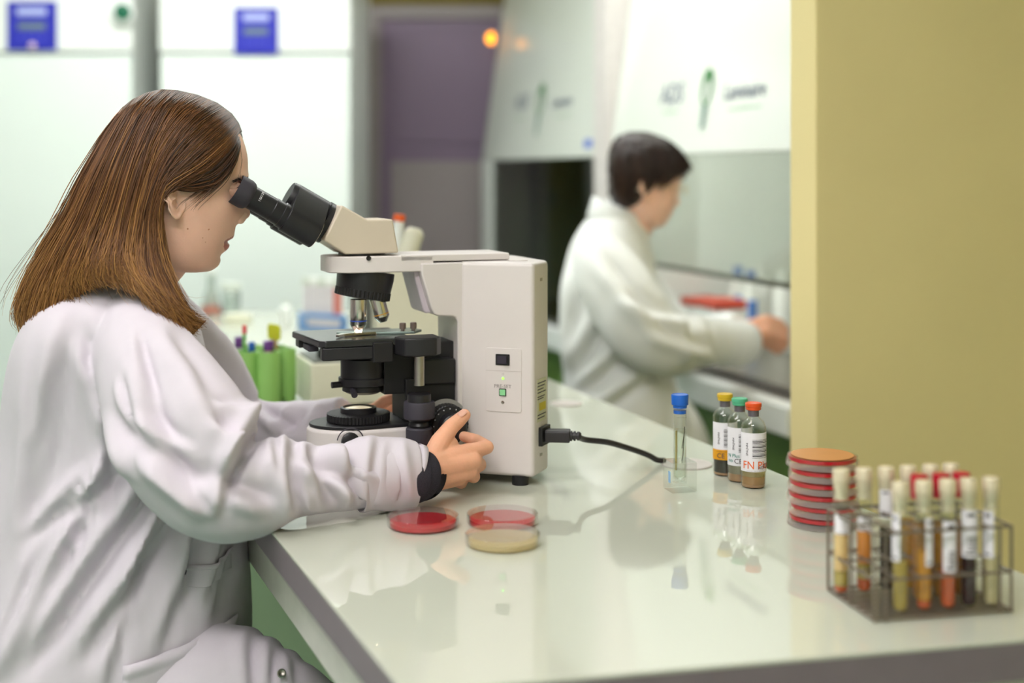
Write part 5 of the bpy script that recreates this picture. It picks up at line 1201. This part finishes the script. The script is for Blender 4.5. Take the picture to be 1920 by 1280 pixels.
# --- hair
HB = hair_mat('brown_hair', '#2a1a10', '#6e4626', '#c4904f')
def skull(px, py):
    """half width of the head at this place in the side view"""
    if py > 470 or py < 180: return 0.0
    fr_, bk, hw, ex = interp(htab, py); c_ = bk + (fr_ - bk) * .48; k = (px - c_) / (fr_ - c_ if px > c_ else c_ - bk)
    return hw * max(0.0, 1 - min(1, abs(k)) ** 2.2) ** .5
def hp(lst, sg=1):
    o = []
    for k, q_ in enumerate(spline([(a, b, y * 1000) for a, b, y in lst], 40)):
        px, py, y = q_.x, q_.y, q_.z / 1000
        lim = skull(px, py); y = max(y, min(lim + .008, .0865)) if lim > 0 and py < 400 else y
        o.append(hx(px, py, -y * sg))
    return o
G0 = [[(453, 263, .006), (440, 304, .050), (408, 340, .069), (368, 353, .0755), (336, 352, .080), (320, 346, .083), (310, 354, .084)],
 [(453, 257, .005), (438, 292, .051), (402, 330, .071), (358, 345, .078), (332, 344, .083), (316, 345, .086), (307, 356, .087)],
 [(451, 249, .004), (432, 278, .052), (392, 318, .074), (345, 337, .083), (326, 340, .086), (313, 347, .088), (303, 362, .089)]]
G = [
 [(451, 246, .004), (432, 278, .052), (392, 318, .074), (345, 337, .083), (316, 347, .088), (304, 390, .090), (306, 450, .094), (320, 520, .110), (350, 582, .120), (374, 612, .116)],
 [(445, 230, .003), (418, 258, .050), (370, 300, .076), (326, 338, .086), (304, 372, .091), (296, 430, .095), (302, 505, .110), (330, 568, .132), (356, 600, .132), (384, 602, .122)],
 [(432, 212, .003), (396, 238, .050), (346, 290, .077), (312, 342, .088), (294, 400, .093), (286, 460, .100), (294, 525, .124), (320, 576, .146), (348, 610, .148), (358, 630, .142)],
 [(405, 192, .002), (366, 222, .050), (322, 280, .077), (292, 345, .089), (276, 410, .094), (268, 470, .104), (272, 520, .132), (294, 556, .150), (318, 585, .158)],
 [(370, 178, .002), (330, 212, .050), (294, 275, .077), (268, 345, .089), (252, 410, .094), (244, 465, .106), (244, 504, .128), (256, 530, .132), (274, 548, .140)],
 [(335, 170, .002), (296, 208, .048), (264, 275, .075), (240, 345, .087), (222, 410, .092), (208, 460, .102), (200, 490, .118), (202, 516, .120), (220, 530, .128)],
 [(305, 168, .002), (268, 208, .046), (238, 275, .072), (212, 345, .083), (190, 410, .087), (170, 455, .094), (152, 500, .100), (146, 528, .100), (154, 548, .10)],
 [(278, 174, .002), (244, 215, .042), (214, 280, .064), (188, 345, .074), (162, 410, .078), (132, 468, .080), (104, 525, .082), (88, 575, .080), (84, 612, .076), (92, 622, .074)],
 [(252, 186, .002), (222, 228, .032), (194, 290, .048), (168, 350, .056), (140, 412, .058), (106, 470, .058), (74, 525, .056), (56, 572, .052), (56, 606, .050), (68, 622, .048)],
 [(232, 202, .002), (206, 244, .018), (180, 300, .026), (154, 356, .030), (124, 416, .030), (90, 472, .028), (60, 525, .026), (42, 568, .024), (44, 600, .024), (54, 616, .022)],
 [(218, 218, .0), (194, 256, .0), (170, 308, .0), (144, 362, .0), (114, 420, .0), (80, 476, .0), (52, 526, .0), (37, 566, .0), (38, 594, .0), (44, 606, .0)]]
for sg, nm, cnt in ((1, 'hair_near_side', 7600), (-1, 'hair_far_side', 1800)):
    g = [hp(x, sg) for x in G]
    ins_ = .005 if sg > 0 else -.005
    sh_ = hair_shell('hair_layer' if sg > 0 else 'hair_underlayer', g, HB, woman, inset=ins_, tint0=.12, tint1=.42)
    g0 = [hp(x, sg) for x in G0]; sh0 = hair_shell('temple_layer', g0, HB, woman, inset=ins_ * .4, tint0=.05, tint1=.15)
    strands('temple_strands', g0, 500 if sg > 0 else 150, HB, sh0, 31 + sg, rad=.0007, jit=.0018, tint0=.05, tint1=.30, cut=(.9, 1.0), lift=(0, .002) if sg > 0 else (-.002, 0), wisp=.02)
    strands('hair_strands', g, cnt, HB, sh_, 11 + sg, rad=.00062, n=17, jit=.0048, curl=.0045, edge=True, tint0=.24, tint1=.74, cut=(.80, 1.03), lift=(-.001, .006) if sg > 0 else (-.006, .001), wisp=.025)
# hair ends lying on the back of the collar
strands('hair_fringe', [hp([(446, 262, .018), (432, 296, .048), (408, 330, .067), (380, 356, .0735), (352, 376, .078), (340, 390, .080)]), hp([(452, 268, .015), (440, 304, .047), (420, 336, .063), (398, 358, .069), (376, 380, .074), (366, 394, .076)])], 60, HB, woman, 5, rad=.0004, jit=.003, tint0=.1, tint1=.3, cut=(.5, 1.0), lift=(0, .002), wisp=.1)

# ================================================================== the worker at the hood
YB2, YAW2 = 3.45, math.radians(16)
btab = [(258, 1208, 1180, .012, 2.0), (264, 1226, 1166, .034, 2.0), (276, 1248, 1154, .053, 2.05), (296, 1265, 1149, .067, 2.1), (318, 1274, 1148, .0735, 2.2), (336, 1276, 1148, .0750, 2.25), (346, 1272, 1149, .0748, 2.3), (362, 1269, 1150, .0735, 2.25), (380, 1265, 1155, .0710, 2.2),
        (394, 1260, 1162, .0675, 2.15), (406, 1254, 1172, .0610, 2.05), (415, 1249, 1184, .0520, 2.0), (422, 1242, 1198, .0400, 2.0), (427, 1232, 1210, .0200, 2.0), (428.5, 1226, 1214, .006, 2.0)]
bnose = [(340, 0, .010), (350, 1.5, .009), (362, 4.5, .010), (374, 8.5, .013), (382, 11, .0155), (387, 8, .0165), (391, 1.5, .014), (396, 0, .012), (440, 0, .012)]
blip = [(390, 0, .02), (396, 2, .02), (399, .5, .019), (401, -1.2, .019), (404, 2.2, .018), (408, 1, .018), (412, -.8, .02), (417, .6, .02), (425, 0, .02), (440, 0, .02)]
bf = [(0, 349, .032, 5.5, .014, -1.8, 0), (0, 368, .046, 11, .018, 1.0, .0015), (0, 336, .028, 4, .022, 1.2, 0)]
hm2, hl2, fw2, ln2 = head_mesh(btab, 1215, 345, YB2, YAW2, bnose, bf, rows=100, seg=100, lips=blip)
def hx2(px, py, y):
    k = (px - 960) / F; c0 = P(1215, 345, YB2); q_ = (k * (c0.y + y * ln2.y) - c0.x - y * ln2.x) / (fw2.x - k * fw2.y); return P(px, py, c0.y + q_ * fw2.y + y * ln2.y)
b2 = MB(); b2.v += hm2.v; b2.f += hm2.f; b2.m += [0] * len(hm2.f)
for k, fc_ in enumerate(hm2.f):
    c = sum((hm2.v[i] for i in fc_), Vector()) / len(fc_); q = c - hl2(1215, 345); pz = 345 - q.z * F / YB2
    if q.dot(fw2) > (1248 - 1215) / F * YB2 and abs(q.dot(ln2)) < .022 and 396 < pz < 408: b2.m[k] = 1
for sg in (-1, 1):
    e = MB(); ear_mesh(e, hx2(1209, 358, -.078) if sg < 0 else hl2(1205, 358, .0745), (Vector((0, 0, 1)) - fw2 * .1).normalized(), (fw2 + ln2 * sg * -.12).normalized(), ln2 * sg, .060, .036); join(b2, e)
tr = MB()
capsule(tr, P(1205, 390, 3.45), P(1160, 450, 3.46), .054, .060, 20); capsule(tr, P(1150, 470, 3.47), P(1145, 720, 3.47), .085, .11, 20); capsule(tr, P(1140, 480, 3.36), P(1140, 480, 3.58), .055, .055, 18)
capsule(tr, P(1135, 490, 3.32), P(1243, 650, 3.25), .045, .036); capsule(tr, P(1243, 650, 3.25), P(1390, 642, 3.44), .034, .025)
capsule(tr, P(1150, 490, 3.60), P(1275, 650, 3.76), .045, .036); capsule(tr, P(1275, 650, 3.76), P(1395, 622, 3.62), .034, .025)
HIP2 = P(1150, 770, 3.47)
for sg in (-1, 1):
    kn = HIP2 + fw2 * .22 + ln2 * (.10 * sg) + Vector((0, 0, -.29)); ft = kn + Vector((-.06, 0, -.19))
    capsule(tr, HIP2 + ln2 * (.09 * sg), kn, .08, .056, 18); capsule(tr, kn, ft, .054, .036, 16); capsule(tr, ft, ft + fw2 * .13 + Vector((0, 0, -.04)), .033, .026)
vs, fs = fuse(tr, .009, 5); q_ = MB(); q_.v = vs; q_.f = fs; q_.m = [0] * len(fs); join(b2, q_)
def hand2(w_, Y, dy):
    h_ = MB(); K = lambda px, py, d: P(px, py + dy, Y + d)
    capsule(h_, K(1390, 642, -.01), K(1405, 638, 0), .027, .026, 16)
    for k, (px, py, d, px2, py2, px3, py3) in enumerate(((1440, 616, .0, 1462, 622, 1476, 636), (1444, 624, .0, 1466, 634, 1474, 648), (1442, 633, .01, 1460, 646, 1466, 656), (1436, 642, .02, 1452, 654, 1458, 660))):
        capsule(h_, K(1406, 630 + 5 * k, d * .5), K(px, py, d), .019, .0125, 14); chain(h_, [(K(px, py, d), .0118), (K(px2, py2, d + .015), .0098), (K(px3, py3, d + .03), .0078)])
    chain(h_, [(K(1408, 632, .01), .016), (K(1428, 630, .045), .0128), (K(1446, 640, .06), .010), (K(1456, 650, .06), .0085)])
    v_, f_ = fuse(h_, .003, 5); q_ = MB(); q_.v = v_; q_.f = f_; q_.m = [2] * len(f_); join(b2, q_)
hand2(None, 3.45, 0); hand2(None, 3.62, -18)
worker = b2.build('person', [SKIN, LIP, SKINH], None, smooth=180)
tag(worker, 'person with short dark brown hair in a white coat working at the hood', 'person')
for sg in (-1, 1):
    ec = hl2(1263, 349, sg * .0315)
    ey = MB().lathe([(.0122 * math.sin(a), -.0122 * math.cos(a)) for a in [PI * k / 12 for k in range(13)]], ec, 18, fw2).build('eye', EYEW, worker, smooth=180)
    MB().lathe([(.0058, 0), (.004, .0014), (0, .002)], ec + fw2 * .0108, 16, fw2, cap0=False).build('iris', IRIS, ey, smooth=180)
    MB().tube([hl2(1277, 336, sg * .012), hl2(1275, 333, sg * .030), hl2(1266, 337, sg * .050)], [.0022, .0028, .001], 8).build('eyebrow', BROW, worker, smooth=180)
    MB().tube([hl2(1281, 356 + 8 * math.sin(a), sg * (.032 + .021 * math.cos(a))) - fw2 * (.010 * (math.cos(a) > .3)) for a in [2 * PI * k / 24 for k in range(25)]], .0011, 6).build('spectacle_rim', mat('pale_metal_rim', '#cbb98a', 0.3, metal=0.8), worker, smooth=180)
    MB().tube([hl2(1276, 353, sg * .056), hl2(1245, 351, sg * .080), hl2(1212, 350, sg * .083)], .0011, 6).build('spectacle_arm', mat('pale_metal_rim', '#cbb98a'), worker, smooth=180)
MB().lathe([(0, -.003), (.003, -.001), (.003, .001), (0, .003)], hx2(1195, 355, -.088), 10, -ln2).build('earring', CHROME, worker, smooth=0)
# short hair
HD2 = hair_mat('dark_brown_hair', '#150d09', '#33201a', '#5f3d28')
ctab2 = [(247, 1206, 1180, .010, 2.0), (252, 1228, 1165, .034, 2.0), (262, 1250, 1152, .056, 2.05), (280, 1272, 1144, .073, 2.1), (300, 1285, 1141, .081, 2.1), (312, 1290, 1141, .0835, 2.0), (322, 1286, 1141, .0845, 1.8), (330, 1268, 1142, .0845, 1.7), (340, 1246, 1143, .0840, 1.7), (352, 1232, 1144, .0825, 1.7), (362, 1218, 1146, .079, 1.8), (374, 1200, 1150, .070, 1.9), (384, 1186, 1156, .056, 2.0), (390, 1178, 1162, .035, 2.0)]
cap, _a, _b, _c = head_mesh(ctab2, 1215, 345, YB2, YAW2, [(240, 0, .01), (400, 0, .01)], [], rows=70, seg=110)
cn = P(1215, 320, YB2)
cap.v = [p + (p - cn).normalized() * (.0035 * noise.noise(Vector((p.x * 26, p.y * 26, p.z * 90))) + .003 * noise.noise(Vector((p.x * 70, p.y * 70, p.z * 50)))) for p in cap.v]
hs2 = cap.build('short_hair', HD2, worker, smooth=180)
at = hs2.data.attributes.new('tint', 'FLOAT', 'POINT'); at.data.foreach_set('value', [.25 + .25 * noise.noise(v.co * 60) for v in hs2.data.vertices])
def hp2(l): return [hx2(a, b, -y) for a, b, y in l]
strands('hair_strands', [hp2(x) for x in ([(1200, 250, .0), (1245, 262, .035), (1278, 290, .060), (1292, 312, .062), (1288, 324, .066)], [(1196, 250, .0), (1235, 268, .045), (1262, 300, .075), (1268, 325, .080), (1258, 340, .082)], [(1192, 250, .0), (1218, 270, .050), (1238, 305, .082), (1240, 335, .087), (1232, 356, .086)],
        [(1188, 251, .0), (1198, 272, .052), (1206, 305, .084), (1205, 330, .088), (1200, 345, .090)], [(1184, 252, .0), (1178, 275, .045), (1175, 310, .075), (1176, 350, .078), (1180, 384, .064)], [(1180, 253, .0), (1162, 275, .030), (1152, 310, .050), (1154, 350, .052), (1164, 384, .045)])], 900, HD2, hs2, 17, rad=.0013, jit=.004, n=12, tint0=.2, tint1=.5, cut=(.7, 1.05), lift=(0, .005), wisp=.05)
# coat
wt = [(388, 1120, 1190, .055, 2.0), (400, 1110, 1198, .075, 2.0), (420, 1094, 1207, .120, 2.1), (445, 1078, 1216, .155, 2.25), (480, 1064, 1225, .172, 2.3), (540, 1052, 1235, .175, 2.3), (600, 1050, 1245, .172, 2.3), (660, 1054, 1256, .175, 2.3), (720, 1058, 1268, .185, 2.3), (790, 1056, 1275, .20, 2.3), (850, 1054, 1270, .205, 2.3), (960, 1052, 1265, .205, 2.3)]
wf = [crease(1135, 520, 1165, 640, 3.25, .02, .010), crease(1160, 560, 1080, 700, 3.25, .022, .011), crease(1190, 650, 1100, 730, 3.25, .02, .010), crease(1245, 690, 1130, 770, 3.25, .018, .010), crease(1085, 520, 1075, 660, 3.25, .02, .007)]
wm = torso_mesh(wt, 3.47, wf, seg=84, step=5, amp=.005, nsc=7, lean=.10)
ws = [crease(1140, 500, 1230, 610, 3.2, .02, .010), crease(1180, 560, 1280, 600, 3.2, .018, .010), crease(1230, 620, 1330, 660, 3.2, .016, .009), crease(1290, 590, 1300, 680, 3.2, .014, .009), crease(1330, 600, 1345, 680, 3.25, .014, .007)]
join(wm, closed(sleeve_mesh([(1112, 445, 3.40, .05), (1132, 490, 3.33, .075), (1165, 555, 3.28, .088), (1205, 615, 3.25, .088), (1250, 645, 3.26, .078), (1300, 640, 3.33, .066), (1345, 640, 3.39, .058), (1380, 644, 3.43, .056)], n=90, seg=56, folds=ws, amp=.005, nsc=10, flat=.85), 90, 56))
join(wm, closed(sleeve_mesh([(1130, 445, 3.54, .05), (1160, 500, 3.62, .075), (1230, 600, 3.74, .082), (1285, 640, 3.76, .070), (1340, 628, 3.69, .058), (1385, 622, 3.63, .05)], n=70, seg=48, amp=.005, nsc=10), 70, 48))
join(wm, closed(sleeve_mesh([(1140, 770, 3.44, .15), (1190, 790, 3.45, .14), (1235, 830, 3.46, .125), (1265, 890, 3.47, .115), (1280, 950, 3.48, .115)], n=50, seg=48, folds=[crease(1270, 720, 1300, 800, 3.3, .018, .01)], amp=.005, nsc=8), 50, 48))
vs, fs = fuse(wm, .007, 3); q_ = MB(); q_.v = vs; q_.f = fs; q_.m = [0] * len(fs); wcoat = q_.build('lab_coat', mat('coat_cotton_white', '#e6e8e6', 0.85, spec=0.15, var=0.012, scale=60), worker, smooth=180)
sleeve_mesh([(1360, 643, 3.41, .052), (1362, 643, 3.413, .060), (1378, 643, 3.43, .060), (1393, 643, 3.447, .058), (1396, 643, 3.449, .054), (1385, 643, 3.437, .05)], n=30, seg=40, amp=.003, nsc=14, flat=.85).build('turned_cuff', mat('coat_cotton_white', ''), wcoat, smooth=180)
cl = MB(); R = []
for k, (dz, gr) in enumerate(((0, 1.03), (.014, 1.03), (.034, 1.00), (.040, 1.03), (.034, 1.10), (.008, 1.18), (-.018, 1.30), (-.022, 1.28), (.004, 1.12))):
    ring = []
    for j in range(48):
        a = 2 * PI * j / 48; c0 = P(1160, 410, 3.46); ring.append(c0 + Vector((math.cos(a) * .062 * gr, math.sin(a) * .068 * gr, dz * .8 - .025 * math.cos(a))))
    R.append(ring)
cl.rings(R, True, False, False); cl.build('collar', mat('coat_cotton_white', ''), wcoat, smooth=180)
for sg in (-1, 1):
    kn = HIP2 + fw2 * .22 + ln2 * (.10 * sg) + Vector((0, 0, -.29)); ft = kn + Vector((-.06, 0, -.19))
    pts = spline([HIP2 + ln2 * (.09 * sg), lerp(HIP2 + ln2 * (.09 * sg), kn, .6), kn + fw2 * .01, lerp(kn, ft, .35), ft + Vector((0, 0, .03))], 24)
    MB().tube(pts, [lerp(.088, .05, i / 23.0) for i in range(24)], 24).build('trouser_leg', TROU, worker, smooth=180)
    R = []; so = ft + fw2 * -.04
    for t, wd, hh in ((0, .028, .05), (.06, .034, .07), (.12, .040, .055), (.18, .043, .042), (.22, .03, .03)): R.append([so + fw2 * t + ln2 * (wd * math.cos(b)) + Vector((0, 0, -.07 + hh * (.5 + .5 * math.sin(b)))) for b in [2 * PI * q / 16 for q in range(16)]])
    sv = MB(); sv.rings(R); sv.build('shoe', BLACKM, worker, smooth=60)
zs2 = HIP2.z - .085; cx2, cy2 = HIP2.x - .03, HIP2.y
st2 = thing('lab_stool', 'tall black lab stool under the worker at the hood', 'stool', (cx2, cy2, 0))
MB().lathe([(.17, zs2 - .06), (.185, zs2 - .05), (.185, zs2 - .015), (.165, zs2), (0, zs2)], (cx2, cy2, 0), 36).build('seat', BLACKM, st2)
MB().lathe([(.025, .05), (.025, zs2 - .06)], (cx2, cy2, 0), 18).build('post', CHROME, st2)
MB().tube([(cx2 + .20 * math.cos(a), cy2 + .20 * math.sin(a), .24) for a in [2 * PI * k / 36 for k in range(37)]], .010, 8).build('foot_ring', CHROME, st2)
for k in range(5):
    a = 2 * PI * k / 5 + .2; MB().tube([(cx2, cy2, .07), (cx2 + .26 * math.cos(a), cy2 + .26 * math.sin(a), .012)], [.02, .012], 10).build('base_leg', CHROME, st2)
